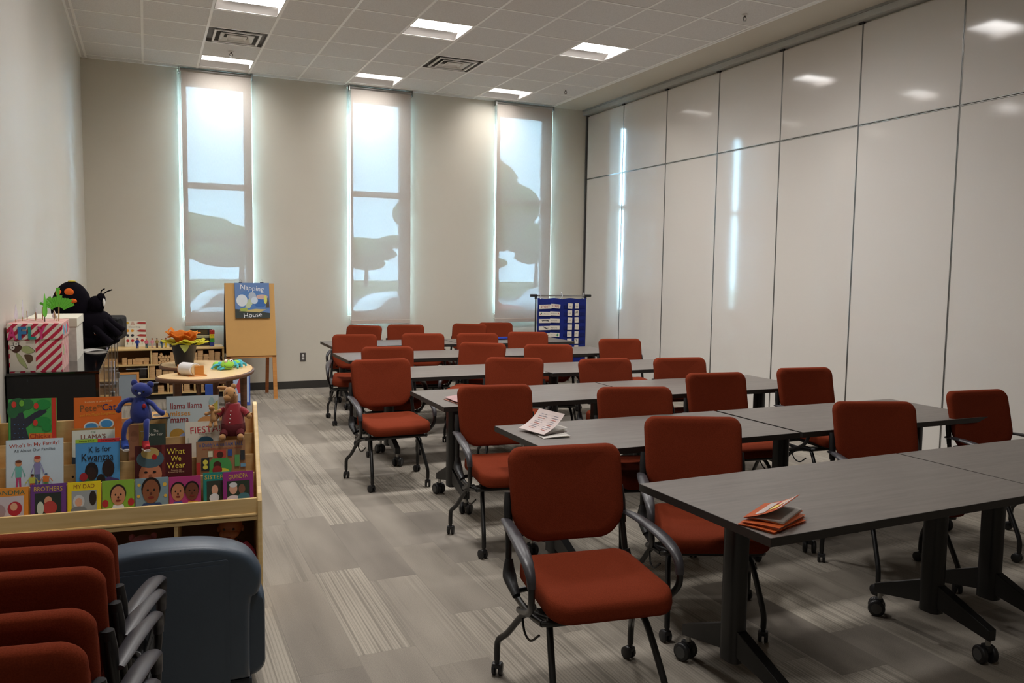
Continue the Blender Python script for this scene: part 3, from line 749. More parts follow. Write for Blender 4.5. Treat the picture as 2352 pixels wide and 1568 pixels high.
# ---------------------------------------------------------------- picture books and the display stand
before = set(o.name for o in bpy.data.objects)
def place_book(name, label, cat_, w, h, t, X, hexc, items, group=None, page='ece6da'):
    """Front cover faces -y in local space, x from -w/2 to w/2, z from 0 to h."""
    r = empty(name, (0, 0, 0)); r.matrix_world = X; tag(r, label, cat_, group)
    cv = M(hexc, 0.42, var=0.04, name='cover_'+hexc)
    m = MB(); m.bb((-w/2, -t, 0), (w/2, -t+0.0018, h), cv); m.bb((-w/2, -0.0018, 0), (w/2, 0, h), cv); m.bb((-w/2, -t, 0), (-w/2+0.0018, 0, h), cv); m.build('cover', r)
    m = MB(); m.bb((-w/2+0.002, -t+0.0018, 0.003), (w/2-0.004, -0.0018, h-0.003), M(page, 0.8, name='page_block')); m.build('pages', r)
    art, let = MB(), MB(); y = -t-0.0003
    for it in items:
        y -= 0.00025; k = it[0]
        if k == 'r': _, x0, z0, x1, z1, c = it; art.bb((x0*w-w/2, y, z0*h), (x1*w-w/2, y+0.0002, z1*h), M(c, 0.45, name='print_'+c))
        elif k == 'e':
            _, cx, cz, rx, rz, c = it
            art.prism([(cx*w-w/2+rx*w*math.cos(a), cz*h+rz*h*math.sin(a)) for a in [2*math.pi*q/18 for q in range(18)]], y, y+0.0002, M(c, 0.45, name='print_'+c))
        elif k == 'p': _, pts, c = it; art.prism([(a*w-w/2, b*h) for a, b in pts], y, y+0.0002, M(c, 0.45, name='print_'+c))
        elif k == 't':
            _, s, cx, cz, tw, th, c = it[:7]; rot = it[7] if len(it) > 7 else 0
            let.text(s, cx*w-w/2, cz*h, tw*w, th*h, M(c, 0.5, name='ink_'+c), y=y, rot=rot, dy=it[8] if len(it) > 8 else 0.0)
    if len(art.bm.faces): art.build('cover_art', r)
    if len(let.bm.faces): let.build('lettering', r)
    return r
def face(cx, cz, r, skin, hair, asp=1.0):     # a plain round cartoon face
    q = r*asp
    return [('e', cx, cz+0.25*q, r*1.05, q*0.95, hair), ('e', cx, cz, r*0.92, q, skin), ('e', cx-r*0.35, cz+q*0.12, r*0.12, q*0.10, '20140e'), ('e', cx+r*0.35, cz+q*0.12, r*0.12, q*0.10, '20140e'),
            ('e', cx, cz-q*0.18, r*0.13, q*0.12, '5a2e20'), ('e', cx, cz-q*0.5, r*0.34, q*0.10, '7a2a22')]
def person_art(x, z0, h, top, bot, skin, hair):
    return [('p', [(x-0.05, z0), (x-0.02, z0), (x, z0+h*0.45), (x+0.02, z0), (x+0.05, z0), (x+0.04, z0+h*0.5), (x-0.04, z0+h*0.5)], bot),
            ('p', [(x-0.05, z0+h*0.45), (x+0.05, z0+h*0.45), (x+0.055, z0+h*0.75), (x+0.11, z0+h*0.45), (x+0.12, z0+h*0.5), (x+0.05, z0+h*0.8), (x-0.05, z0+h*0.8), (x-0.12, z0+h*0.5), (x-0.11, z0+h*0.45), (x-0.055, z0+h*0.75)], top),
            ('e', x, z0+h*0.89, h*0.10, h*0.09, skin), ('e', x, z0+h*0.95, h*0.10, h*0.05, hair)]
# stand: X -0.66..0.43, front rail at y 3.76
SX0, SX1, SY0, SY1 = -0.655, 0.425, 3.76, 4.17
ds = empty('book_display_stand', ((SX0+SX1)/2, 3.95, 0), 0, 'light birch book display stand with four tiers of picture books and cubbies below', 'bookshelf')
def wl(m): return m
for nm, x0, x1 in (('side_panel', SX1, SX1+0.02), ('side_panel', SX0-0.012, SX0)):
    prof = [(SY0-0.015, 0.0), (SY1, 0.0), (SY1, 0.88), (4.155, 0.925), (4.125, 0.94), (4.095, 0.93), (3.80, 0.60), (3.77, 0.575), (SY0-0.012, 0.545)]
    m = MB(); m.prism(prof, x0, x1, BIRCH, plane='yz', bev=0.004); o = m.build(nm, ds); o.matrix_parent_inverse = ds.matrix_world.inverted() if False else Matrix.Translation((-(SX0+SX1)/2, -3.95, 0))
PI_ = Matrix.Translation((-(SX0+SX1)/2, -3.95, 0))
def part(m, name, parent, P=None):
    o = m.build(name, parent); o.matrix_parent_inverse = P or Matrix.Translation(-parent.location); return o
m = MB(); m.bb((SX0, SY0, 0.486), (SX1, SY0+0.015, 0.556), BIRCH, bev=0.003); m.bb((SX0, SY0-0.006, 0.474), (SX1, SY0+0.014, 0.488), BIRCH, bev=0.006); part(m, 'front_rail', ds, PI_)
tiers = [(3.885, 0.52, 0.645), (3.965, 0.60, 0.715), (4.045, 0.68, 0.80), (4.125, 0.76, 0.885)]
for y, z0, z1 in tiers: m = MB(); m.bb((SX0, y, z0-0.03), (SX1, y+0.009, z1), MAPLE, bev=0.002); part(m, 'tier_panel', ds, PI_)
ledge = [(SY0+0.014, 3.885, 0.52), (3.894, 3.965, 0.60), (3.974, 4.045, 0.68), (4.054, 4.125, 0.76)]
for y0, y1, z in ledge: m = MB(); m.bb((SX0, y0, z-0.01), (SX1, y1, z), MAPLE); part(m, 'ledge', ds, PI_)
m = MB(); m.bb((SX0, SY0, 0.455), (SX1, SY1-0.01, 0.472), BIRCH); part(m, 'lower_top', ds, PI_)
m = MB(); m.bb((SX0, SY0, 0.06), (SX1, SY1-0.01, 0.08), BIRCH); part(m, 'bottom_shelf', ds, PI_)
m = MB(); m.bb((SX0, SY1-0.012, 0.0), (SX1, SY1, 0.88), M('8a6a42', 0.7, name='hardboard')); part(m, 'back_panel', ds, PI_)
for x in (-0.282, 0.082): m = MB(); m.bb((x-0.008, SY0+0.005, 0.08), (x+0.008, SY1-0.012, 0.455), BIRCH); part(m, 'divider', ds, PI_)
m = MB(); m.bb((SX0, SY0+0.03, 0.0), (SX1, SY0+0.045, 0.06), BIRCH); part(m, 'kick_board', ds, PI_)
for x in (-0.345, 0.045):     # little assembly holes in the second tier face
    m = MB(); m.cyl((x, 3.9645, 0.66), (x, 3.966, 0.66), 0.005, DK, 10); part(m, 'screw_hole', ds, PI_)

SHF = (0.005, 0.011, 0.017, 0.022)
def shelf_book(row, x0, x1, ztop, label, hexc, items, dy=0.0, t=0.008, lean=9, page='ece6da', g=None):
    kk = 1+(0.435-(x0+x1)/2)*0.07/4.0; x0 = x0*kk-SHF[row]; x1 = x1*kk-SHF[row]; ztop = 1.59-(1.59-ztop)*kk
    y0, zb = [(3.835, 0.5205), (3.925, 0.6005), (4.005, 0.6805), (4.085, 0.7605)][row]
    h = (ztop-zb)/math.cos(R(lean)); w = x1-x0
    X = T((x0+x1)/2, y0+dy, zb) @ RX(-lean)
    return place_book('picture_book' if row else 'board_book', label, 'book', w, h, t, X, hexc, items, g or ['board books in the bottom tier', 'picture books in the second tier', 'picture books in the third tier', 'picture books in the top tier'][row], page)
# row 0, board books
shelf_book(0, -0.645, -0.482, 0.672, 'small orange board book about a grandmother, leftmost in the bottom tier', 'e0902e', [('t', 'GRANDMA', 0.5, 0.86, 0.85, 0.13, '3c6e58', -2), ('r', 0.1, 0.1, 0.9, 0.74, 'c9c2cc'), ('e', 0.3, 0.3, 0.2, 0.24, 'a8949c'), ('e', 0.7, 0.36, 0.16, 0.22, 'b42434'), ('e', 0.68, 0.42, 0.08, 0.12, 'dba98a')], t=0.014)
shelf_book(0, -0.476, -0.344, 0.675, 'small purple board book with a photo of siblings, bottom tier', '6a3a86', [('t', 'BROTHERS', 0.5, 0.86, 0.8, 0.14, 'd8b64e', -2), ('r', 0.13, 0.1, 0.87, 0.74, '26302c'), ('e', 0.5, 0.5, 0.11, 0.14, 'd79a7a'), ('e', 0.55, 0.3, 0.2, 0.2, 'b8403c'), ('e', 0.28, 0.3, 0.1, 0.2, 'c8d8c8')], t=0.014)
shelf_book(0, -0.340, -0.212, 0.672, 'small yellow board book with a father and baby photo, bottom tier', 'ecd21e', [('t', 'MY DAD', 0.5, 0.87, 0.62, 0.12, '9c5a22'), ('r', 0.13, 0.08, 0.87, 0.74, '9ca4a8'), ('e', 0.34, 0.42, 0.17, 0.2, 'c8cdd0'), ('e', 0.34, 0.4, 0.11, 0.13, 'dba88c'), ('e', 0.76, 0.5, 0.11, 0.22, '2a221e'), ('e', 0.34, 0.16, 0.24, 0.12, '7c8488')], t=0.014)
shelf_book(0, -0.208, -0.082, 0.667, 'small green board book with a smiling dark-haired child holding fruit, bottom tier', '86b23a', [('e', 0.1, 0.3, 0.1, 0.12, 'b22c30'), ('e', 0.9, 0.3, 0.1, 0.12, 'b22c30'), ('p', [(0.25, 0), (0.75, 0), (0.65, 0.25), (0.35, 0.25)], 'e8ecf0')]+face(0.5, 0.52, 0.24, 'c78a64', '2a1812', 1.25), t=0.014)
shelf_book(0, -0.078, 0.054, 0.665, 'small blue-grey board book with a large smiling face and stars, bottom tier', '7d97a2', [('e', 0.12, 0.8, 0.05, 0.05, 'e2b84a'), ('e', 0.9, 0.78, 0.06, 0.06, 'e2b84a'), ('e', 0.1, 0.45, 0.05, 0.05, 'e2b84a'), ('e', 0.92, 0.42, 0.05, 0.05, 'e2b84a'), ('p', [(0.05, 0), (0.95, 0), (0.75, 0.22), (0.25, 0.22)], '2e4472')]+face(0.48, 0.58, 0.28, '8a5436', '1e120c', 1.35), t=0.014)
shelf_book(0, 0.058, 0.190, 0.660, 'small magenta board book with two smiling children, bottom tier', 'b03a78', [('p', [(0.05, 0), (0.5, 0), (0.4, 0.2), (0.15, 0.2)], '4a50a0'), ('p', [(0.55, 0), (0.98, 0), (0.9, 0.18), (0.6, 0.18)], 'd8a032')]+face(0.28, 0.5, 0.22, 'b87a58', '1a100e', 1.3)+face(0.72, 0.5, 0.22, '6e3e2a', '140c0a', 1.3), t=0.014)
shelf_book(0, 0.200, 0.318, 0.664, 'small teal board book half covered by the purple one beside it', '24877c', [('t', 'SISTERS', 0.46, 0.86, 0.8, 0.13, 'd8b64e'), ('r', 0.13, 0.1, 0.87, 0.74, '343a30'), ('e', 0.42, 0.45, 0.12, 0.16, 'dba88c'), ('e', 0.4, 0.2, 0.18, 0.14, 'dcdfe4')], dy=0.012, t=0.014)
shelf_book(0, 0.284, 0.416, 0.666, 'small plum board book with a photo of a grandfather, right end of the bottom tier', '94327e', [('t', 'GRANDPA', 0.5, 0.86, 0.62, 0.14, 'd8b64e', 4), ('r', 0.14, 0.08, 0.88, 0.72, '2c3a2c'), ('e', 0.34, 0.48, 0.13, 0.17, 'd7a68c'), ('e', 0.34, 0.6, 0.13, 0.08, 'd8d8d8'), ('e', 0.62, 0.46, 0.11, 0.15, '7c5442'), ('e', 0.34, 0.16, 0.22, 0.12, 'e4d8d8'), ('e', 0.68, 0.2, 0.2, 0.14, '4a7a84')], dy=-0.016, t=0.014)
# row 1
shelf_book(1, -0.575, -0.360, 0.850, 'large pale blue picture book showing a walking family, left in the second tier', 'c9dbe8', [('t', "Who's In My Family?", 0.5, 0.90, 0.88, 0.085, 'b5452f', 3, 0.01), ('t', 'All About Our Families', 0.5, 0.81, 0.72, 0.05, '44505c', 2)]
    + person_art(0.22, 0.08, 0.56, '6fb8b0', 'c0447c', 'c88a60', '6b3a20') + person_art(0.55, 0.1, 0.60, '8a86b8', '56688a', 'd8a080', 'b04030') + person_art(0.46, 0.08, 0.30, 'c8cc50', 'c05050', '9a6238', '2a1a10') + person_art(0.70, 0.1, 0.28, 'dc7a30', '5a8a58', 'd8a080', '44608a'), t=0.010)
shelf_book(1, -0.314, -0.140, 0.835, 'bright blue picture book with dark cut-out family, second tier centre left', '4c93cc', [('r', 0, 0.93, 0.5, 1, '9cc23c'), ('r', 0.5, 0.93, 1, 1, 'cc2f36'), ('t', 'Juwanda G Ford', 0.25, 0.965, 0.34, 0.04, '1a2a10'), ('t', 'Ken Wilson-Max', 0.75, 0.965, 0.36, 0.04, '3a0a0c'), ('t', 'K is for', 0.55, 0.80, 0.5, 0.11, '14161e', 2, 0.01), ('t', 'Kwanzaa', 0.5, 0.65, 0.72, 0.15, '14161e', 0, 0.014), ('t', 'A Kwanzaa Alphabet Book', 0.58, 0.555, 0.54, 0.03, '14161e'),
    ('e', 0.36, 0.38, 0.15, 0.17, '161012'), ('p', [(0.1, 0), (0.5, 0), (0.48, 0.2), (0.25, 0.25)], '2c6a3a'), ('e', 0.36, 0.33, 0.1, 0.13, '2c1a16'), ('e', 0.18, 0.28, 0.09, 0.08, 'a02430'), ('e', 0.74, 0.42, 0.14, 0.17, '261614'), ('p', [(0.55, 0), (1, 0), (0.98, 0.2), (0.75, 0.26), (0.6, 0.2)], '4a3a70'), ('e', 0.57, 0.2, 0.1, 0.12, '1c1210')], t=0.008)
shelf_book(1, -0.080, 0.158, 0.790, 'wide dark maroon picture book with a child in an ornate hat, second tier', '4e1518', [('r', 0.47, 0.0, 0.53, 1.0, '6a2420'), ('e', 0.27, 0.30, 0.20, 0.30, 'c27a58'), ('e', 0.27, 0.68, 0.24, 0.22, '4a6470'), ('e', 0.27, 0.82, 0.16, 0.14, 'b8a060'), ('e', 0.34, 0.72, 0.045, 0.07, 'b41c1c'), ('e', 0.19, 0.36, 0.03, 0.025, '1c100c'), ('e', 0.34, 0.36, 0.03, 0.025, '1c100c'), ('e', 0.27, 0.28, 0.03, 0.03, '98583c'), ('e', 0.27, 0.18, 0.07, 0.03, '8e3a30'), ('r', 0.05, 0.0, 0.46, 0.08, '1c2024'),
    ('t', 'What', 0.72, 0.83, 0.32, 0.14, 'e6cf4a', 0, 0.014), ('t', 'We', 0.72, 0.66, 0.18, 0.13, 'e6cf4a', 0, 0.014), ('t', 'Wear', 0.72, 0.49, 0.32, 0.14, 'e6cf4a', 0, 0.014), ('t', 'Dressing Up\nAround the World', 0.72, 0.35, 0.28, 0.08, 'dcb890'), ('t', 'Maya Ajmera\nElise Hofer Derstine\nCynthia Pon', 0.72, 0.14, 0.22, 0.12, 'c8b0a0')], t=0.008, lean=8)
shelf_book(1, 0.178, 0.392, 0.792, 'brown paper-collage picture book with small framed pictures, right in the second tier', '9a7150', [('t', 'In Daddy\'s Arms I AM TALL', 0.5, 0.90, 0.9, 0.12, '33508e', 0, 0.01), ('t', 'AFRICAN AMERICANS CELEBRATING FATHERS', 0.52, 0.81, 0.8, 0.035, 'a83a30'), ('e', 0.48, 0.36, 0.24, 0.28, '4a9850'), ('r', 0.36, 0.58, 0.60, 0.78, 'b84838'), ('e', 0.48, 0.66, 0.07, 0.08, '4a241a'), ('e', 0.42, 0.42, 0.08, 0.09, '4a241a'), ('e', 0.5, 0.24, 0.17, 0.1, 'd8cc40'), ('e', 0.42, 0.3, 0.1, 0.1, '8e2c28'),
    ('r', 0.1, 0.3, 0.26, 0.6, '23282a'), ('e', 0.18, 0.5, 0.05, 0.06, 'd8cc50'), ('e', 0.18, 0.38, 0.05, 0.05, 'd8cc50'), ('r', 0.24, 0.62, 0.33, 0.76, 'd8d4b8'), ('r', 0.64, 0.62, 0.73, 0.78, '33508e'), ('r', 0.78, 0.36, 0.88, 0.64, '5a9a5a'), ('r', 0.90, 0.5, 0.99, 0.74, '2e3234'), ('r', 0.0, 0.2, 0.08, 0.5, 'b0302c'), ('r', 0.9, 0.34, 1.0, 0.42, '6a9ab8')], t=0.008, lean=8)
# row 2
shelf_book(2, -0.332, -0.160, 0.872, 'cream picture book with thin orange top edge, third tier, behind the bright blue one', 'd9d9c8', [('r', 0, 0.955, 1, 1, 'b07c30'), ('t', 'THE', 0.5, 0.90, 0.11, 0.05, '7a9a7a'), ('t', "LLAMA'S", 0.5, 0.79, 0.58, 0.11, '8a4a30', 0, 0.005), ('t', 'SECRET', 0.5, 0.69, 0.2, 0.05, '4a8068'), ('p', [(0, 0), (1, 0), (1, 0.2), (0.4, 0.34), (0, 0.3)], '6e9aa8'), ('p', [(0, 0), (0.3, 0), (0.1, 0.3), (0, 0.32)], '2a3440')], t=0.006)
shelf_book(2, -0.104, 0.051, 0.874, 'dark green picture book with peach left strip, third tier, under the blue plush', '37453c', [('r', 0, 0, 0.28, 1, 'd3916a'), ('r', 0.28, 0, 0.41, 1, 'cfa84c'), ('t', 'Tet:', 0.44, 0.77, 0.24, 0.14, 'e4e0d2', 0, 0.01), ('t', 'The\nNew Year', 0.74, 0.79, 0.36, 0.15, 'd8d4c4', 0, 0.01), ('e', 0.15, 0.72, 0.1, 0.14, 'c4845e'), ('p', [(0.45, 0.52), (0.55, 0.5), (0.75, 0.3), (0.85, 0.0), (0.55, 0.0), (0.46, 0.3)], 'c8925e')], t=0.006)
shelf_book(2, 0.135, 0.312, 0.872, 'white picture book with red hand-painted title, third tier right', 'ddd6c6', [('t', 'FIESTA!', 0.5, 0.80, 0.74, 0.16, 'b82a38', 3, 0.005), ('t', 'BY JUNE BEHRENS', 0.5, 0.69, 0.34, 0.03, '7a7468'), ('e', 0.5, 0.5, 0.2, 0.13, '2f6484'), ('r', 0.3, 0.36, 0.7, 0.46, 'b0303c'), ('t', 'CINCO DE MAYO', 0.92, 0.42, 0.42, 0.035, 'a8b8a8', 90), ('t', 'CINCO DE MAYO', 0.08, 0.42, 0.42, 0.035, 'a8b8a8', 90)], t=0.006)
# row 3
shelf_book(3, -0.580, -0.394, 1.004, 'green, red and orange picture book with spotted tree trunk, left in the top tier', '3f9e4a', [('r', 0.9, 0, 1, 1, 'c8321e'), ('r', 0.42, 0, 0.9, 0.34, 'd8772c'), ('p', [(0.05, 0), (0.38, 0), (0.42, 0.25), (0.36, 0.45), (0.6, 0.62), (0.8, 0.74), (0.76, 0.82), (0.55, 0.74), (0.34, 0.62), (0.3, 0.75), (0.05, 0.7)], '262c3c'), ('e', 0.2, 0.88, 0.2, 0.14, '22643a'), ('e', 0.1, 0.78, 0.12, 0.14, '22643a'), ('e', 0.4, 0.9, 0.12, 0.1, '2a6e3c'), ('e', 0.72, 0.88, 0.16, 0.1, '1e8a3e'), ('e', 0.7, 0.56, 0.18, 0.09, '1e8a3e'), ('e', 0.8, 0.45, 0.1, 0.08, '1e8a3e'),
    ('e', 0.12, 0.9, 0.05, 0.06, 'd0392c'), ('e', 0.28, 0.92, 0.05, 0.06, '6fb43a'), ('e', 0.58, 0.86, 0.05, 0.06, 'd0392c'), ('e', 0.56, 0.54, 0.05, 0.06, 'd0392c')] + [('e', 0.12+0.09*(q % 3)+0.02*(q % 2), 0.12+0.08*(q//3), 0.008, 0.008, '4d84c8') for q in range(18)]
    + [('t', 'Chicka', 0.66, 0.29, 0.42, 0.09, 'a02424', 0, 0.014), ('t', 'Chicka', 0.66, 0.18, 0.42, 0.09, 'a02424', 0, 0.014), ('e', 0.55, 0.06, 0.05, 0.05, '2f74b8'), ('e', 0.8, 0.06, 0.05, 0.05, '3a8a4a')], t=0.012, lean=7)
shelf_book(3, -0.326, -0.132, 0.998, 'orange picture book with mirrored sunglasses on the cover, top tier', 'd96a1e', [('t', 'Kimberly & James Dean', 0.52, 0.91, 0.58, 0.045, 'f0c890', 2), ('t', 'Pete', 0.30, 0.79, 0.34, 0.13, '7c5228', 2, 0.01), ('t', 'the', 0.54, 0.83, 0.1, 0.06, '5a5a30', 5), ('t', 'Cat', 0.74, 0.80, 0.29, 0.13, '282a5c', 2, 0.014), ('t', 'and His Magic Sunglasses', 0.5, 0.66, 0.76, 0.07, 'e0a02c', 3), ('e', 0.5, 0.25, 0.34, 0.2, 'e89a2e'),
    ('e', 0.36, 0.42, 0.16, 0.10, 'd8dcd8'), ('e', 0.68, 0.47, 0.16, 0.10, 'd8dcd8'), ('e', 0.36, 0.42, 0.13, 0.075, '3f8cc4'), ('e', 0.68, 0.47, 0.13, 0.075, '3f8cc4'), ('r', 0.47, 0.43, 0.57, 0.46, 'c8ccc8')], t=0.012, lean=7)
shelf_book(3, 0.058, 0.290, 0.984, 'pale blue picture book with red and orange title, top tier right', 'b9c6c8', [('t', 'llama llama', 0.38, 0.80, 0.60, 0.13, '8e2022', 1, 0.012), ('t', 'misses', 0.26, 0.64, 0.38, 0.10, 'd8902e', 0, 0.012), ('t', 'mama', 0.25, 0.49, 0.34, 0.09, '8e2022', 0, 0.012), ('e', 0.78, 0.42, 0.2, 0.14, 'c08a52'), ('p', [(0.9, 0.8), (0.98, 0.9), (0.98, 0.7), (0.93, 0.62)], 'b8b050'), ('e', 0.86, 0.86, 0.05, 0.1, '9ab8b8'), ('e', 0.2, 0.2, 0.14, 0.12, 'b48a3a'), ('e', 0.42, 0.1, 0.2, 0.14, '8a98c0')], t=0.012, lean=7, page='d8d2c6')

# plush toys on the stand (plain stand-ins of the same size and colours)
def plush(name, label, loc, rz, s, body, parts):
    r = empty(name, loc, rz, label, 'plush toy'); return r
BLU = M('1e2f7e', 0.85, var=0.1, bump=0.3, bscale=500, name='blue_plush', sheen=0.3); TAN = M('b58450', 0.9, var=0.12, bump=0.3, bscale=400, name='tan_plush', sheen=0.3); REDV = M('8e0d1c', 0.8, var=0.15, name='red_velour', sheen=0.4); RDK = M('55060f', 0.85, var=0.15, name='dark_red_cloth')
r = empty('plush_toy', (-0.062, 3.985, 0.885), -12, 'slim blue plush animal with one blue and one red foot, sitting on the top tier', 'plush toy')
m = MB(); m.lathe([(0.001, 0.0), (0.036, 0.004), (0.046, 0.014), (0.044, 0.06), (0.034, 0.095), (0.024, 0.118), (0.001, 0.124)], BLU, RY(-4))
m.tube([(0, 0, 0.105), (0.0, 0, 0.13)], [0.022, 0.02], BLU); m.build('body', r)
m = MB(); m.ell((0.004, -0.004, 0.150), (0.047, 0.030, 0.034), BLU, rot=RY(10)); m.ell((-0.028, 0, 0.182), (0.015, 0.010, 0.017), BLU); m.ell((0.040, 0, 0.174), (0.016, 0.010, 0.016), BLU)
for x, z in ((-0.014, 0.152), (0.020, 0.147)): m.ell((x, -0.033, z), (0.005, 0.004, 0.005), M('0a0a0c', 0.2, name='bead_black'))
m.ell((0.003, -0.034, 0.139), (0.007, 0.005, 0.005), M('cfd4da', 0.7, name='felt_grey')); m.build('head', r)
for s, P in ((-1, [(-0.024, -0.005, 0.104), (-0.055, -0.012, 0.106), (-0.08, -0.02, 0.09), (-0.092, -0.022, 0.062)]), (1, [(0.024, -0.005, 0.100), (0.050, -0.01, 0.088), (0.075, -0.02, 0.062), (0.096, -0.026, 0.048)])):
    m = MB(); m.tube(P, [0.012, 0.011, 0.010, 0.012], BLU, 10); m.ell(P[-1], (0.013, 0.011, 0.013), BLU); m.build('arm', r)
for s, P, c in ((-1, [(-0.026, -0.01, 0.016), (-0.052, -0.045, 0.004), (-0.062, -0.055, -0.045), (-0.060, -0.055, -0.075)], '2b4aa0'), (1, [(0.026, -0.01, 0.016), (0.032, -0.045, 0.002), (0.034, -0.055, -0.045), (0.030, -0.055, -0.078)], 'b3232c')):
    m = MB(); m.tube(P, [0.014, 0.013, 0.011, 0.011], BLU, 10); lg = m.build('leg', r); x, y, z = P[-1]
    m = MB(); m.tube([(x, y, z+0.006), (x+0.002, y-0.003, z-0.014), (x+0.012, y-0.018, z-0.026)], [0.014, 0.017, 0.014], M(c, 0.8, name='shoe_'+c), 10); m.tube([(x-0.004, y+0.002, z-0.030), (x+0.016, y-0.024, z-0.036)], [(0.016, 0.005), (0.014, 0.005)], M('d9d4cc', 0.7, name='felt_white'), 10); m.build('foot', lg)
m = MB(); m.ell((0.022, -0.036, 0.082), (0.008, 0.004, 0.011), M('a8141c', 0.7, name='red_button'), rot=RX(0)); m.build('button', r)

r = empty('plush_toy', (0.332, 4.01, 0.806), -8, 'tan plush animal in a dark red button suit, at the right end of the stand', 'plush toy')
m = MB(); m.lathe([(0.001, 0.0), (0.042, 0.004), (0.052, 0.014), (0.046, 0.07), (0.034, 0.11), (0.026, 0.128), (0.001, 0.13)], TAN); m.tube([(0, 0, 0.12), (0.004, 0, 0.15), (0.0, -0.004, 0.185)], [0.02, 0.018, 0.024], TAN); m.build('body', r)
m = MB(); m.ell((-0.010, -0.008, 0.192), (0.030, 0.032, 0.036), TAN, rot=RY(-12)); m.ell((-0.020, -0.03, 0.178), (0.018, 0.016, 0.016), TAN)
m.ell((-0.045, 0, 0.222), (0.026, 0.009, 0.009), TAN, rot=RY(5)); m.ell((0.004, 0, 0.228), (0.013, 0.009, 0.014), TAN)
for x in (-0.022, 0.012): m.ell((x, -0.036, 0.202), (0.004, 0.003, 0.004), M('0a0a0c', 0.2, name='bead_black'))
m.build('head', r)
m = MB(); m.lathe([(0.046, 0.05), (0.053, 0.055), (0.050, 0.09), (0.040, 0.125), (0.032, 0.148), (0.026, 0.15)], REDV)
for s in (-1, 1): m.tube([(s*0.034, -0.004, 0.118), (s*0.055, -0.01, 0.106), (s*0.066, -0.016, 0.095)], [0.018, 0.017, 0.016], REDV, 10)
m.build('jacket', r)
m = MB(); m.lathe([(0.002, -0.003), (0.046, -0.002), (0.056, 0.014), (0.0545, 0.052), (0.046, 0.06), (0.02, 0.062)], RDK)
for s in (-1, 1): m.tube([(s*0.026, -0.02, 0.018), (s*0.036, -0.045, 0.012), (s*0.038, -0.06, 0.004)], [0.022, 0.02, 0.017], RDK, 10)
m.build('trousers', r)
for s in (-1, 1):
    m = MB(); m.ell((s*0.074, -0.018, 0.088), (0.013, 0.012, 0.014), TAN); m.build('hand', r)
    m = MB(); m.ell((s*0.040, -0.072, 0.0), (0.015, 0.018, 0.015), TAN); m.build('foot', r)
for k in range(4): m = MB(); m.ell((-0.004-0.002*k, -0.047-0.0012*k, 0.118-0.018*k), (0.0028, 0.0022, 0.0028), M('e6ddd6', 0.4, name='button_pearl')); m.build('button', r)
r = empty('plush_toy', (0.244, 3.985, 0.874), -15, 'very small tan plush animal leaning beside the red-suited plush', 'plush toy')
m = MB(); m.tube([(0, 0, 0.0), (0.002, 0, 0.014), (-0.004, 0, 0.055)], [0.013, 0.016, 0.009], TAN); m.build('body', r)
m = MB(); m.ell((-0.006, -0.004, 0.066), (0.013, 0.012, 0.012), TAN); m.ell((0.000, -0.002, 0.079), (0.005, 0.004, 0.005), TAN); m.ell((-0.016, -0.002, 0.076), (0.005, 0.004, 0.005), TAN); m.build('head', r)
for P in ([(-0.006, 0, 0.045), (-0.03, -0.006, 0.038)], [(0.006, 0, 0.045), (0.03, -0.004, 0.052)], [(-0.008, 0, 0.006), (-0.012, -0.012, -0.018)], [(0.008, 0, 0.006), (0.014, -0.012, -0.014)]):
    m = MB(); m.sweep(P, [0.0075, 0.0085], TAN, 10); m.ell(P[-1], (0.009, 0.009, 0.009), TAN); m.build('limb', r)
# a closed book lying half behind the blue plush's hand
X = T(0.005, 4.045, 0.887) @ RZ(12) @ RX(-70)
place_book('picture_book', 'dark-edged yellow book lying tilted beside the blue plush hand', 'book', 0.10, 0.07, 0.006, X, '23243a', [('r', 0.05, 0.08, 0.95, 0.92, 'b8842e'), ('e', 0.5, 0.4, 0.2, 0.2, '2a1c14')])

# doll and soft toy in the cubbies
SK = M('a8663e', 0.5, var=0.06, name='doll_vinyl'); PNK = M('d8608e', 0.8, var=0.08, name='pink_cotton'); PUR = M('4a3a70', 0.8, var=0.3, scale=60, name='purple_print')
r = empty('baby_doll', (0.312, 3.95, 0.0805), -10, 'baby doll in pink and purple clothes sitting in the right lower cubby', 'doll')
m = MB(); m.tube([(0, 0, 0.014), (0, 0, 0.10), (0, 0, 0.17), (0, 0, 0.205)], [0.05, 0.058, 0.048, 0.022], SK, 14); m.build('body', r)
m = MB(); m.ell((0, 0, 0.263), (0.047, 0.05, 0.053), SK, n=20); m.ell((-0.0, -0.036, 0.238), (0.034, 0.02, 0.022), SK); m.ell((0, -0.052, 0.25), (0.0065, 0.007, 0.006), SK)
for s in (-1, 1): m.ell((s*0.024, -0.036, 0.240), (0.015, 0.014, 0.013), SK); m.ell((s*0.048, 0.002, 0.250), (0.006, 0.009, 0.012), SK)
hd = m.build('head', r)
m = MB()
for s in (-1, 1): m.ell((s*0.018, -0.0455, 0.262), (0.006, 0.004, 0.0045), M('1a0f0c', 0.2, name='doll_eye'))
m.build('eye', hd)
m = MB(); m.ell((0, -0.055, 0.230), (0.010, 0.003, 0.0035), M('8a3a30', 0.5, name='doll_lip')); m.build('mouth', hd)
m = MB(); m.surf(lambda u, v: Vector((0.0485*math.cos(u*2*math.pi)*math.sin(v*1.15), 0.006+0.0515*math.sin(u*2*math.pi)*math.sin(v*1.15), 0.265+0.0545*math.cos(v*1.15))), 24, 8, M('2c160e', 0.8, name='doll_hair'), th=-0.002); m.build('hair', hd)
m = MB(); m.tube([(0, 0, 0.01), (0, 0, 0.10), (0, 0, 0.175), (0, 0, 0.198)], [0.056, 0.064, 0.054, 0.032], PUR, 14); m.build('vest', r)
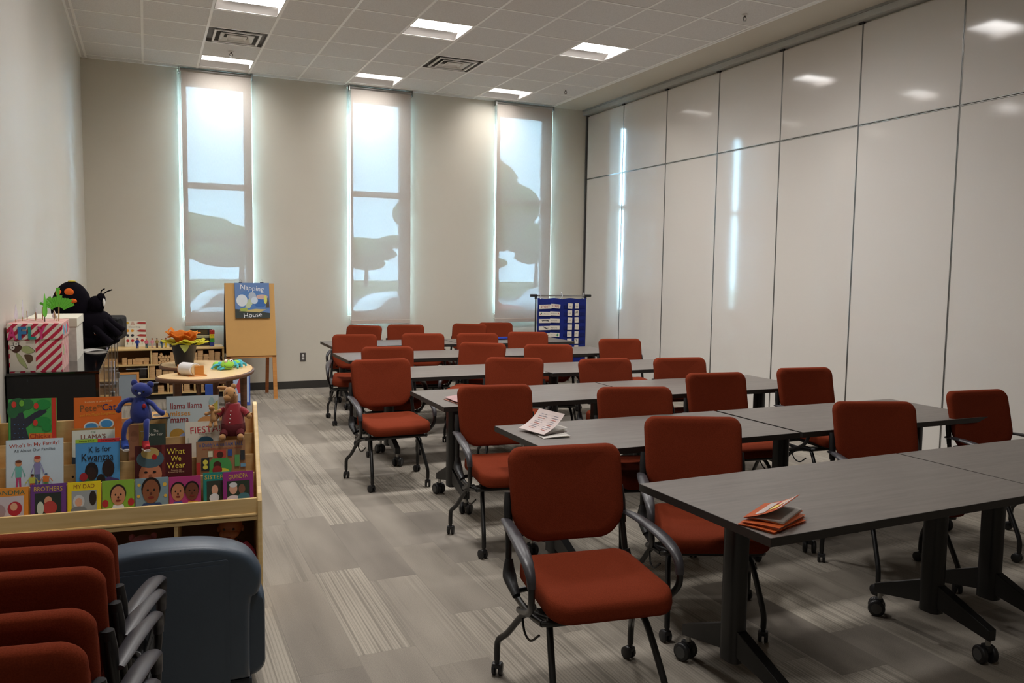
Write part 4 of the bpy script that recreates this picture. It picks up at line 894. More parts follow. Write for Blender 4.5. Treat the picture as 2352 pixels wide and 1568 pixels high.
for s in (-1, 1):
    m = MB(); m.tube([(s*0.045, 0, 0.178), (s*0.075, -0.012, 0.15), (s*0.088, -0.03, 0.115)], [0.026, 0.024, 0.022], PNK if s > 0 else PUR, 12); sl = m.build('sleeve', r)
    m = MB(); m.ell((s*0.090, -0.038, 0.098), (0.013, 0.014, 0.015), SK); m.build('hand', sl)
    m = MB(); m.tube([(s*0.03, -0.01, 0.026), (s*0.045, -0.07, 0.024), (s*0.05, -0.105, 0.022)], [0.027, 0.023, 0.02], PNK, 12); m.build('leg', r)
m = MB(); m.surf(lambda u, v: Vector(((0.034+0.02*v)*math.cos(u*2*math.pi), (0.034+0.02*v)*math.sin(u*2*math.pi)-0.004, 0.20-0.012*v)), 20, 2, PNK, th=0.003); m.build('collar', r)
r.scale = (1.14, 1.14, 1.14)
r = empty('soft_toy', (-0.062, 3.90, 0.0805), 0, 'pink soft toy just visible over the blue armchair in the middle cubby', 'plush toy')
m = MB(); m.ell((0, 0, 0.12), (0.10, 0.08, 0.12), M('a8606a', 0.9, var=0.15, name='rose_plush', sheen=0.3)); m.build('body', r)
m = MB(); m.ell((0.0, -0.01, 0.255), (0.062, 0.055, 0.055), M('a8606a', 0.9, var=0.15, name='rose_plush', sheen=0.3)); m.ell((0.045, 0, 0.30), (0.014, 0.01, 0.016), M('a8606a', 0.9, var=0.15, name='rose_plush', sheen=0.3)); m.ell((-0.045, 0, 0.30), (0.014, 0.01, 0.016), M('a8606a', 0.9, var=0.15, name='rose_plush', sheen=0.3)); m.build('head', r)

# the stand and what it carries stand slightly askew to the wall
STAND = T(0.435, 3.76, 0) @ RZ(-4) @ T(-0.435, -3.76, 0)
bpy.context.view_layer.update()
for o in [o for o in bpy.data.objects if o.name not in before and o.parent is None]: o.matrix_world = STAND @ o.matrix_world

# ---------------------------------------------------------------- low armchair seen from behind
VIN = M('3d4a58', 0.42, var=0.08, bump=0.15, bscale=140, name='slate_blue_vinyl')
ac = empty('armchair', (0.012, 3.19, 0), 0, 'low slate-blue padded armchair seen from behind, beside the nested chairs', 'armchair')
def apart(m, nm): return m.build(nm, ac)
def aback(u, v): pass
W2 = 0.335
m = MB()
ot = [(-W2+0.04, 0.10), (-W2+0.03, 0.30), (-W2, 0.42), (-W2, 0.48), (-W2+0.03, 0.545), (-W2+0.10, 0.595), (-0.10, 0.628), (0.08, 0.628), (0.20, 0.612), (0.29, 0.575), (W2-0.002, 0.515), (W2+0.004, 0.465), (W2-0.008, 0.42), (W2-0.035, 0.38), (W2-0.04, 0.10)]
oc = [(v.x, v.y) for v in cat([(a, b, 0) for a, b in ot], 4)]
def bk_fn(x, c, z):     # the back leans away from the camera-side panel at the top
    return (x, c-0.16-0.05*max(0, (z-0.1))*0+0.0, z)
m.pad(oc, [(0.90, -0.075), (0.95, -0.068), (0.985, -0.045), (1.0, 0.0), (0.985, 0.05), (0.93, 0.08)], VIN, bk_fn); apart(m, 'backrest')
m = MB(); m.prism(rrect(0.50, 0.46, 0.01, 3, -0.03, 0.335), -0.238, -0.234, VIN, bev=0.001); m.prism(rrect(0.47, 0.43, 0.01, 3, -0.03, 0.335), -0.2405, -0.2375, VIN); apart(m, 'back_panel')
for s in (-1, 1):
    m = MB(); X = I4
    m.pad([(a+s*0.290, b) for a, b in rrect(0.13, 0.35, 0.055, 6, 0, 0.255)], [(0.86, -0.17), (0.95, -0.155), (1.0, -0.11), (1.0, 0.30), (0.95, 0.36), (0.85, 0.38)], VIN, lambda x, c, z: (x, c, z)); apart(m, 'armrest')
m = MB(); m.box((0, 0.12, 0.20), (0.42, 0.48, 0.20), VIN, bev=0.03, seg=3); apart(m, 'seat_cushion')
m = MB(); m.box((0, 0.08, 0.055), (0.60, 0.56, 0.09), M('222a33', 0.6, name='dark_vinyl_base'), bev=0.01); apart(m, 'base')
for sx in (-1, 1):
    for sy in (-1, 1): m = MB(); m.cyl((sx*0.25, 0.08+sy*0.24, 0.0), (sx*0.25, 0.08+sy*0.24, 0.012), 0.02, BLACKP, 12); apart(m, 'foot')

# ---------------------------------------------------------------- black display cabinet along the left wall
GLB = M('0b0b0c', 0.12, var=0.1, name='black_glass_gloss', coat=0.5); MATB = M('0a0a0b', 0.7, var=0.2, name='matt_black_board')
CX0, CX1, CY0, CY1, CH = -0.662, -0.245, 4.70, 7.62, 1.052
cb = empty('display_cabinet', ((CX0+CX1)/2, (CY0+CY1)/2, 0), 0, 'long black cabinet with glossy top and chrome-edged doors along the left wall', 'cabinet')
def cp(m, nm): return part(m, nm, cb)
m = MB(); m.bb((CX0, CY0, 0.02), (CX1-0.02, CY1, CH-0.012), MATB); cp(m, 'body')
m = MB(); m.bb((CX0, CY0-0.006, CH-0.012), (CX1, CY1, CH), GLB, bev=0.002); cp(m, 'top')
nd = 5; dl = (CY1-CY0)/nd
for k in range(nd):
    y0, y1 = CY0+k*dl+0.004, CY0+(k+1)*dl-0.004
    m = MB(); m.bb((CX1-0.02, y0, 0.08), (CX1-0.004, y1, CH-0.016), GLB, bev=0.001); d = cp(m, 'door')
    m = MB()
    for yy in (y0, y1-0.004): m.bb((CX1-0.005, yy, 0.08), (CX1-0.001, yy+0.004, CH-0.016), CHR)
    m.bb((CX1-0.005, y0, CH-0.020), (CX1-0.001, y1, CH-0.016), CHR); m.build('edge_strip', d)
    m = MB(); m.box((CX1+0.003, y1-0.04, 0.68), (0.016, 0.03, 0.05), CHR, bev=0.005); m.build('latch', d)
m = MB(); m.bb((CX0+0.02, CY0+0.02, 0), (CX1-0.05, CY1-0.02, 0.02), MATB); cp(m, 'plinth')
m = MB(); m.prism([(a, b) for a, b in rrect(0.018, 0.17, 0.004, 2)], -0.004, 0.0, M('c6cbe0', 0.3, name='label_holder'), T(CX1+0.004, 6.55, 0.82) @ RZ(90)); cp(m, 'label_holder')

# striped box with its lid
STR = stripes()
bx = empty('gift_box', (-0.535, 4.945, CH), 0, 'red and cream striped cardboard box with felt letters and a fly picture', 'box')
m = MB(); m.box((0, 0, 0.085), (0.235, 0.40, 0.17), STR); m.build('box_body', bx)
m = MB(); m.box((0, 0, 0.205), (0.247, 0.412, 0.082), STR, bev=0.004); m.build('lid', bx)
FP, FBL, FGR = M('d23c7c', 0.9, name='felt_pink'), M('3c7cb0', 0.9, name='felt_blue'), M('2c9488', 0.9, name='felt_teal')
for ch, x, c in (('A', -0.1005, FP), ('F', -0.055, FBL), ('L', -0.012, FGR), ('Y', 0.030, FP)):
    m = MB(); m.text(ch, x, 0.198, 0.038 if ch != 'L' else 0.034, 0.066, c, y=-0.2085, dy=0.2)
    if len(m.bm.faces):
        fs = bmesh.ops.extrude_face_region(m.bm, geom=m.bm.faces[:]); bmesh.ops.translate(m.bm, vec=(0, -0.004, 0), verts=[v for v in fs['geom'] if isinstance(v, bmesh.types.BMVert)]); bmesh.ops.recalc_face_normals(m.bm, faces=m.bm.faces[:])
    m.build('felt_letter', bx)
PAPW = M('ded6c8', 0.7, name='picture_paper')
m = MB(); yy = -0.2005; m.prism([(-0.113, 0.005), (0.0, 0.005), (0.0, 0.160), (-0.113, 0.160)], yy-0.001, yy, PAPW); o = m.build('fly_picture', bx)
m = MB()
def blob(pts, c, d): m.prism([(v.x, v.y) for v in cat([(a, b, 0) for a, b in pts], 4, True)], yy-0.001-d*0.0004, yy-0.0006-d*0.0004, M(c, 0.6, name='print_'+c))
G1, DK1 = 'a8b27c', '2a2018'
for off, cc, d in ((1.05, DK1, 1), (1.0, G1, 2)):
    blob([(-0.028+(a-(-0.028))*off, 0.115+(b-0.115)*off) for a, b in ((-0.028, 0.118), (0.0, 0.133), (0.033, 0.105), (0.0, 0.094))], cc, d)
    blob([(-0.035+(a+0.035)*off, 0.07+(b-0.07)*off) for a, b in ((-0.048, 0.098), (-0.022, 0.075), (0.0, 0.018), (-0.034, 0.05))], cc, d)
blob([(-0.012, 0.088), (0.02, 0.085), (0.024, 0.058), (0.006, 0.045), (-0.006, 0.066)], '5a4430', 3)
blob([(-0.065, 0.115), (-0.04, 0.14), (-0.02, 0.125), (-0.045, 0.098)], '4a2c1e', 3)
for x, z in ((-0.062, 0.125), (-0.046, 0.143)):
    for rr, c, d in ((0.0125, DK1, 4), (0.0105, 'e6e2d8', 5), (0.0035, DK1, 6)): m.prism([(x+rr*math.cos(2*math.pi*q/14), z+rr*math.sin(2*math.pi*q/14)) for q in range(14)], yy-0.001-d*0.0004, yy-0.0006-d*0.0004, M(c, 0.6, name='print_'+c))
fd = m.build('fly_drawing', o); fd.location.x = -0.038
m = MB()
for k, (yk, zk, c) in enumerate([(-0.13, 0.205, '5ab0c8'), (-0.06, 0.207, 'd2507c'), (0.02, 0.203, '5ab0c8'), (0.10, 0.206, 'c84a6c'), (-0.10, 0.10, 'a8b88c'), (0.05, 0.09, 'd88c9c')]): m.ell((0.1238 if zk > 0.15 else 0.1178, yk, zk), (0.0012, 0.028, 0.028), M(c, 0.8, name='sticker_'+c))
m.build('side_sticker', bx)
# white box behind it
r = empty('carton', (-0.507, 5.47, CH), 0, 'pale patterned carton with lid standing behind the striped box', 'box')
CT = M('d8d4c8', 0.6, var=0.25, scale=45, name='speckled_card'); CTL = M('e0dac8', 0.55, name='cream_card')
m = MB(); m.box((0, 0, 0.100), (0.25, 0.50, 0.20), CT); m.build('box_body', r)
m = MB(); m.box((0, 0, 0.220), (0.26, 0.51, 0.05), CTL, bev=0.003); m.build('lid', r)

# stick puppets standing in the striped box lid
ZT = CH+0.246
GRNP = M('6ac83e', 0.7, var=0.1, name='lime_paper'); STK = M('c8a878', 0.7, name='stick_wood'); WPP = M('cfcbd4', 0.6, var=0.15, scale=40, name='laminated_print')
r = empty('paper_fan', (-0.445, 4.93, ZT), 0, 'lime green cut-paper fan on a stick, in the striped box lid', 'paper craft')
m = MB(); m.cyl((0, 0, -0.05), (0.005, 0, 0.09), 0.0028, STK, 8); m.cyl((0, 0, -0.05), (-0.02, 0, 0.06), 0.002, STK, 8); m.build('stick', r)
m = MB(); cx, cz = 0.012, 0.045
for k in range(15):
    a0, a1 = R(150-k*8.2), R(150-k*8.2-7.8); rr = 0.098-0.012*((k*3) % 4)/3+(0.045 if k == 7 else 0)
    m.prism([(cx-0.012+0.03*math.cos(a0), cz+0.03*math.sin(a0)), (cx-0.012+rr*math.cos(a0), cz+rr*math.sin(a0)*0.95), (cx-0.012+rr*math.cos(a1), cz+rr*math.sin(a1)*0.95), (cx-0.012+0.03*math.cos(a1), cz+0.03*math.sin(a1))], -0.004+0.002*(k % 2), -0.003+0.002*(k % 2), GRNP)
m.build('fringed_paper', r)
for k, (x, y, h, lb, c) in enumerate([(-0.505, 4.90, 0.118, 'lime green', GRNP), (-0.632, 4.86, 0.075, 'white pointed', WPP), (-0.615, 4.97, 0.090, 'tall white', WPP), (-0.60, 5.03, 0.062, 'small white', WPP), (-0.555, 4.98, 0.055, 'slanting white', WPP), (-0.530, 5.06, 0.085, 'upright white', WPP), (-0.475, 5.04, 0.04, 'short white', WPP)]):
    r = empty('stick_puppet', (x, y, ZT), 75+k*7, lb+' paper figure on a stick, seen edge-on above the striped box', 'stick puppet', 'stick puppets in the box lid')
    m = MB(); m.cyl((0, 0, -0.05), (0, 0, h*0.8), 0.0022, M('3a2c24', 0.7, name='dark_stick') if k == 0 else STK, 8); m.build('stick', r)
    m = MB(); m.prism([(v.x, v.y) for v in cat([(a*0.030, h*b, 0) for a, b in ((-1, 0.35), (-0.6, 0.8), (0, 1.25), (0.5, 0.9), (1, 0.45), (0.2, 0.2))], 3, True)], -0.0035, -0.0022, c); m.build('paper_figure', r)

# big black plush with orange spots
BPL = M('0b070f', 0.95, var=0.3, bump=0.5, bscale=260, name='black_purple_plush', spec=0.1); ORS = M('ee6a12', 0.8, name='orange_felt')
r = empty('plush_toy', (-0.40, 6.02, CH), -8, 'large black plush with orange spots and feelers on the cabinet', 'plush toy')
m = MB(); m.ell((-0.062, 0, 0.255), (0.122, 0.10, 0.185), BPL, n=28); m.ell((0.06, 0, 0.135), (0.14, 0.10, 0.13), BPL, n=24); m.ell((0.02, 0.02, 0.055), (0.20, 0.12, 0.053), BPL, n=20); m.build('body', r)
m = MB(); m.ell((0.085, -0.02, 0.285), (0.052, 0.05, 0.062), BPL, n=20); m.ell((0.115, -0.02, 0.325), (0.030, 0.03, 0.04), BPL, n=16); hd = m.build('head', r)
m = MB(); m.ell((0.138, -0.045, 0.305), (0.008, 0.010, 0.026), PAPER, n=12); m.build('eye', hd)
for P in ([(0.118, -0.02, 0.355), (0.120, -0.025, 0.378), (0.142, -0.03, 0.394)], [(0.128, -0.02, 0.352), (0.150, -0.03, 0.372), (0.188, -0.035, 0.388)]): m = MB(); m.tube(P, 0.004, BPL, 8); m.build('feeler', hd)
for x, z, a, b in ((-0.058, 0.372, 0.028, 0.024), (-0.032, 0.315, 0.022, 0.014), (-0.122, 0.365, 0.018, 0.022), (0.095, 0.11, 0.010, 0.016)):
    q = max(0, 1-((x+0.062)/0.122)**2-((z-0.255)/0.185)**2); yy0 = -0.10*math.sqrt(q)-0.002 if x < 0.05 else -0.095
    m = MB(); m.ell((x, yy0, z), (a, 0.007, b), ORS, n=16, rot=RY(8)); m.build('spot', r)
m = MB(); m.ell((-0.055, -0.01, 0.440), (0.024, 0.02, 0.006), M('b8a83a', 0.8, name='mustard_felt')); m.build('spot', r)
for P in ([(0.13, -0.05, 0.18), (0.19, -0.07, 0.13), (0.23, -0.08, 0.085)], [(0.12, -0.02, 0.22), (0.18, -0.03, 0.17), (0.245, -0.04, 0.115)], [(0.08, -0.08, 0.14), (0.14, -0.12, 0.09), (0.19, -0.14, 0.04)]):
    m = MB(); m.tube(P, [0.026, 0.022, 0.028], BPL, 10); m.build('leg', r)
m = MB(); m.ell((0.092, -0.108, 0.115), (0.007, 0.004, 0.014), PAPER, n=10); m.build('eye', r)
# black puppet theatre case with white piping
r = empty('carry_case', (-0.40, 6.62, CH), -6, 'open black case with curved lilac-white rims behind the spotted plush', 'case')
BK = M('0a0a0b', 0.75, spec=0.2, name='case_black'); RIM = M('b4acc0', 0.4, name='lilac_rim')
m = MB(); m.box((0.02, 0.12, 0.085), (0.38, 0.44, 0.17), BK, bev=0.03, seg=3); m.cyl((0.06, -0.02, 0.125), (0.215, -0.06, 0.120), 0.045, BK, 18); m.build('body', r)
for P in ([(-0.19, -0.12, 0.165), (-0.10, -0.13, 0.168), (-0.02, -0.14, 0.150), (0.03, -0.15, 0.118)], [(0.03, -0.15, 0.118), (0.09, -0.15, 0.115), (0.13, -0.155, 0.085), (0.14, -0.16, 0.04), (0.138, -0.16, 0.01)]):
    m = MB(); m.tube(P, [(0.006, 0.012), (0.006, 0.014), (0.006, 0.013), (0.005, 0.010)], RIM, 8, up=(0, 1, 0)); m.build('rim', r)
m = MB(); m.surf(lambda u, v: Vector((-0.19+0.32*u, -0.13-0.02*u+0.06*v, 0.158-0.09*u*u*(1)-0.0*v)), 10, 3, BK, th=0.006); m.build('flap', r)
# papers on the cabinet
MAGS = [(-0.33, 6.16, 8, 'glossy photo magazine on the cabinet, lowest in the fanned pile', '8a8478'), (-0.345, 6.20, -4, 'glossy photo magazine on the cabinet, middle of the fanned pile', '5c605c'), (-0.36, 6.26, 12, 'glossy photo magazine on the cabinet, topmost of the fanned pile', 'a89a84')]
for k, (x, y, a, lb, c) in enumerate(MAGS):
    X = T(x, y, CH+0.0005+0.0065*k) @ RZ(a) @ RX(-90)
    place_book('magazine', lb, 'magazine', 0.20, 0.27, 0.006, X, c, [('r', 0.05, 0.05, 0.6, 0.4, '2c2e30'), ('r', 0.62, 0.1, 0.95, 0.5, 'c8b89c'), ('r', 0.1, 0.5, 0.5, 0.9, 'b47c54'), ('r', 0.55, 0.6, 0.9, 0.92, '3c4a4e')], 'magazines on the black cabinet')
r = empty('notebook', (-0.325, 5.81, CH), 18, 'thin white notepad lying near the cabinet edge', 'notepad')
m = MB(); m.surf(lambda u, v: Vector(((u-0.5)*0.13, (v-0.5)*0.15, 0.004+0.012*math.sin(u*math.pi)*0.6)), 8, 1, PAPER, th=0.003); m.build('pages', r)

# ---------------------------------------------------------------- easel with the oversized picture book
r0 = empty('easel', (1.14, 10.40, 0), 0, 'wooden A-frame easel with tan board, left of the middle blind', 'easel')
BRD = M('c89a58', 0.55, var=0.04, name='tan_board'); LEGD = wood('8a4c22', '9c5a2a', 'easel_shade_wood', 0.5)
XT = lambda p: p
def plane_y(z): return 0.09-0.24*(1.41-z)/1.41*1.0      # front frame leans out towards the floor
m = MB(); z0, z1 = 0.53, 1.41
def slab(m, x0, x1, z0, z1, t, mat, off=0.0):
    P = [(x, plane_y(z)+o-off, z) for o in (0, t) for z in (z0, z1) for x in (x0, x1)]
    tb = bmesh.new(); V = [tb.verts.new(p) for p in P]
    for f in ((0, 1, 3, 2), (4, 6, 7, 5), (0, 4, 5, 1), (2, 3, 7, 6), (0, 2, 6, 4), (1, 5, 7, 3)): tb.faces.new([V[i] for i in f])
    bmesh.ops.recalc_face_normals(tb, faces=tb.faces[:]); m.take(tb, mat, I4, False)
slab(m, -0.292, 0.292, z0, z1, 0.010, BRD, 0.012); m.build('front_board', r0)
for s in (-1, 1):
    if s > 0: m = MB(); slab(m, 0.245, 0.292, 0.0, 1.40, 0.02, OAK); m.build('leg', r0)
    else: m = MB(); slab(m, -0.292, -0.245, 0.0, 1.40, 0.02, LEGD); m.build('leg', r0)
m = MB(); slab(m, -0.29, 0.29, 0.505, 0.53, 0.02, OAK, 0.0); m.build('crossbar', r0)
for s in (-1, 1):
    m = MB(); P = [(s*0.235-0.02, 0.115, 1.40), (s*0.235+0.02, 0.115, 1.40), (s*0.235+0.02, 0.40, 0.0), (s*0.235-0.02, 0.40, 0.0)]
    tb = bmesh.new(); V = [tb.verts.new(p) for p in P]+[tb.verts.new((x, y+0.02, z)) for x, y, z in P]
    for f in ((0, 1, 2, 3), (4, 7, 6, 5), (0, 4, 5, 1), (1, 5, 6, 2), (2, 6, 7, 3), (3, 7, 4, 0)): tb.faces.new([V[i] for i in f])
    bmesh.ops.recalc_face_normals(tb, faces=tb.faces[:]); m.take(tb, LEGD, I4, False); m.build('leg', r0)
m = MB(); m.prism([(0.10, 1.40), (0.12, 1.41), (0.355, 0.53), (0.335, 0.53)], -0.29, 0.29, M('1c1512', 0.6, name='chalkboard_back'), plane='yz'); m.build('back_board', r0)
X = T(1.14+0.0255, 10.40+plane_y(0.985)-0.022, 0.985) @ RX(-math.degrees(math.atan(0.24/1.41)))
nb = place_book('big_book', 'large blue picture book clipped to the easel board', 'book', 0.405, 0.435, 0.014, X, '5f80b4',
    [('p', [(0, 0), (1, 0), (1, 0.14), (0.6, 0.2), (0, 0.26)], '2c3430'), ('e', 0.5, 0.5, 0.44, 0.30, '4f7cb8'), ('e', 0.2, 0.5, 0.16, 0.17, 'd3dbe2'), ('e', 0.72, 0.46, 0.22, 0.15, '2f66ac'), ('e', 0.78, 0.6, 0.17, 0.07, 'c8a8a0'), ('p', [(0.28, 0.3), (0.48, 0.72), (0.56, 0.5), (0.42, 0.28)], 'b8c4a0'), ('e', 0.5, 0.62, 0.11, 0.12, 'a8b4c4'), ('e', 0.56, 0.5, 0.1, 0.1, 'c4d4e4'), ('p', [(0.1, 0.2), (0.6, 0.26), (0.9, 0.24), (0.7, 0.16)], 'c2b070'), ('p', [(0.88, 0.3), (0.97, 0.66), (0.99, 0.3)], '4c4238'), ('e', 0.88, 0.52, 0.05, 0.12, 'd4d46a'), ('e', 0.25, 0.24, 0.12, 0.05, '9cac50'),
     ('t', 'Napping', 0.50, 0.83, 0.68, 0.17, 'e6e8ec', -6), ('t', 'House', 0.50, 0.09, 0.52, 0.13, 'e6e8ec', 5)])
for x in (1.035, 1.285):
    r = empty('binder_clip', (x, 10.40+plane_y(1.405)-0.014, 1.395), 0, 'black binder clip holding the %s top corner of the big book' % ('left' if x < 1.1 else 'right'), 'binder clip', 'binder clips on the easel')
    m = MB(); m.prism([(-0.017, 0.0), (0.010, 0.0), (0.003, 0.030), (-0.009, 0.030)], -0.02, 0.02, BLACKP, plane='yz'); m.build('spring', r)
    m = MB(); m.sweep(cat([(-0.008, -0.003, 0.03), (-0.011, -0.005, 0.05), (0, -0.006, 0.060), (0.011, -0.005, 0.05), (0.008, -0.003, 0.03)], 3), 0.0012, CHR, 6); m.build('handle', r)

# ---------------------------------------------------------------- low open shelf with wooden unit blocks
LX0, LX1, LY0, LY1 = -0.63, 0.845, 10.62, 10.98
ls = empty('block_shelf', ((LX0+LX1)/2, 10.8, 0), 0, 'low open birch shelf filled with wooden blocks under the left window', 'shelf')
def lp(m, nm): return part(m, nm, ls)
m = MB(); m.bb((LX0, LY0-0.01, 0.60), (LX1, LY1, 0.622), BIRCH, bev=0.004); lp(m, 'top')
for x in (LX0, LX1-0.02): m = MB(); m.bb((x, LY0, 0.0), (x+0.02, LY1, 0.60), BIRCH); lp(m, 'side_panel')
for z in (0.415, 0.245, 0.065): m = MB(); m.bb((LX0+0.02, LY0, z), (LX1-0.02, LY1-0.01, z+0.018), BIRCH); lp(m, 'shelf')
m = MB(); m.bb((LX0, LY1-0.01, 0.03), (LX1, LY1, 0.60), M('7c5c3c', 0.7, name='shelf_back')); lp(m, 'back_panel')
m = MB(); m.bb((LX0+0.02, LY0+0.03, 0.0), (LX1-0.02, LY0+0.045, 0.065), DK); lp(m, 'kick_board')
DVX = {0: (0.02, 0.30, 0.46), 1: (-0.015, 0.30), 2: (0.20, 0.50)}
zs = [(0.433, 0.60), (0.263, 0.415), (0.083, 0.245)]
for k, xs_ in DVX.items():
    for x in xs_: m = MB(); m.bb((x-0.008, LY0+0.004, zs[k][0]), (x+0.008, LY1-0.01, zs[k][1]), BIRCH); lp(m, 'divider')
blk = None
def block(size, loc, rz, label, group, shape='box', src={}):
    key = (tuple(size), shape)
    if key not in src:
        m = MB()
        if shape == 'box': m.box((0, 0, size[2]/2), size, BLOCKW, bev=0.002)
        else: m.cyl((0, -size[1]/2, size[0]/2), (0, size[1]/2, size[0]/2), size[0]/2, BLOCKW, 16)
        o = m.build('wooden_block'); src[key] = o
    else: o = src[key].copy(); col.objects.link(o)
    o.location = loc; o.rotation_euler = (0, 0, R(rz)); return tag(o, label, 'block', group)
rb = random.Random(3)
def stack(x, z, n, w, h, lab, grp, y=LY0+0.075, d=0.13):
    for k in range(n): block((w, d, h), (x+rb.uniform(-0.002, 0.002), y, z+k*(h+0.0008)), rb.uniform(-1, 1), lab, grp)
a = 'unit block in the even stack %s of the round dowels'
stack(0.062, 0.434, 6, 0.062, 0.0215, a % 'left', 'blocks beside the dowels'); stack(0.258, 0.434, 6, 0.06, 0.0215, a % 'right', 'blocks beside the dowels')
for k in range(13):       # round dowels seen end on
    row_, c = divmod(k, 4); block((0.034, 0.16, 0.034), (0.112+0.036*c+(0.018 if row_ % 2 else 0) if c < 3 or row_ % 2 == 0 else 0.112+0.09, LY0+0.09, 0.434+0.031*row_), 0, 'round wooden dowel block lying end-on in the upper middle cubby', 'dowel blocks', 'cyl') if not (row_ % 2 and c == 3) else None
for x, z, w, h in ((-0.27, 0, 0.05, 0.075), (-0.21, 0, 0.045, 0.06), (-0.165, 0, 0.04, 0.06), (-0.115, 0, 0.08, 0.035), (-0.04, 0, 0.06, 0.035), (-0.105, 0.036, 0.10, 0.032), (-0.03, 0.036, 0.05, 0.035)):
    block((w, 0.09, h), (x, LY0+0.08, 0.434+z), rb.uniform(-6, 6), 'loose wooden block in the upper left cubby', 'loose blocks upper left')
for x, n in ((0.50, 5), (0.568, 6), (0.635, 4), (0.70, 6), (0.768, 5)): stack(x, 0.434, n, 0.062, 0.024, 'stacked wooden block in the upper right cubby', 'stacked blocks upper right')
for x, n in ((0.03, 6), (0.10, 4), (0.17, 3), (0.24, 5)): stack(x, 0.264, n, 0.062, 0.024, 'stacked wooden block in the middle cubby behind the curved table', 'stacked blocks middle row')
for x, n in ((0.34, 4), (0.42, 5), (0.50, 4), (0.58, 5), (0.66, 4), (0.74, 5)): stack(x, 0.264, n, 0.066, 0.024, 'stacked wooden block in the middle row below the planter', 'stacked blocks middle right')
for x, n in ((0.12, 3), (0.25, 3), (0.33, 4), (0.41, 4), (0.57, 3), (0.65, 4), (0.73, 3)): stack(x, 0.084, n, 0.066, 0.026, 'stacked wooden block in the bottom row under the curved table', 'stacked blocks bottom row')
# clear bins
BIN = glass('clear_bin_plastic', (0.80, 0.80, 0.82))
def bin_(x, y, z, w, d, h, lb):
    r = empty('storage_bin', (x, y, z), 0, lb, 'bin', 'clear storage bins'); m = MB(); t = 0.003
    m.bb((-w/2, -d/2, 0), (w/2, d/2, t), BIN)
    for s in (-1, 1): m.bb((s*w/2-(t if s > 0 else 0), -d/2, t), (s*w/2+(0 if s > 0 else t), d/2, h), BIN); m.bb((-w/2+t, s*d/2-(t if s > 0 else 0), t), (w/2-t, s*d/2+(0 if s > 0 else t), h), BIN)
    m.build('tub', r)
    m = MB()
    for s in (-1, 1): m.bb((-w/2-0.012, s*(d/2)-0.006, h-0.008), (w/2+0.012, s*(d/2)+0.006, h), M('bdbdc0', 0.3, name='bin_rim')); m.bb((s*(w/2)-0.006, -d/2, h-0.008), (s*(w/2)+0.006, d/2, h), M('bdbdc0', 0.3, name='bin_rim'))
    m.build('rim', r)
bin_(-0.14, LY0+0.12, 0.264, 0.21, 0.20, 0.12, 'clear storage bin in the middle left cubby of the block shelf')
bin_(0.0, LY0+0.12, 0.084, 0.17, 0.20, 0.125, 'clear storage bin with wooden pieces in the bottom cubby of the block shelf')
for k in range(4): block((0.05, 0.07, 0.03), (-0.04+0.055*(k % 2), LY0+0.11, 0.088+0.031*(k//2)), rb.uniform(-8, 8), 'wooden block inside the lower clear bin', 'blocks in the clear bin')

# things on the low shelf
TOPZ = 0.6225
X = T(-0.150, 10.90, TOPZ) @ RX(-9)
items = [('t', 'Counting', 0.46, 0.76, 0.56, 0.075, '3c3c3c'), ('e', 0.13, 0.92, 0.07, 0.05, 'c8a02c'), ('p', [(0.26, 0.82), (0.34, 0.98), (0.42, 0.98), (0.5, 0.82), (0.38, 0.86)], 'c8a898')]
for q, (z, c, n) in enumerate([(0.62, 'e09a1e', 2), (0.44, '16202c', 3), (0.24, 'b81c24', 4)]):
    items += [('e', 0.13+0.23*k, z, 0.075, 0.05, c) for k in range(n)]
for z in (0.92, 0.62, 0.44): items += [('p', [(0.56, z), (0.72, z+0.045), (1.0, z+0.03), (1.0, z-0.05), (0.7, z-0.04)], 'a8322c')]
items = [i for i in items if not (i[0] == 'e' and i[5] == '16202c' and i[1] > 0.58)] + [('r', 0.12+0.23*k, 0.08, 0.135+0.23*k, 0.2, '4a7a48') for k in range(4)]
place_book('counting_board', 'white counting card with fruit, rabbits and pointing hands on the low shelf', 'card', 0.232, 0.315, 0.006, X, 'dfdacb', items)
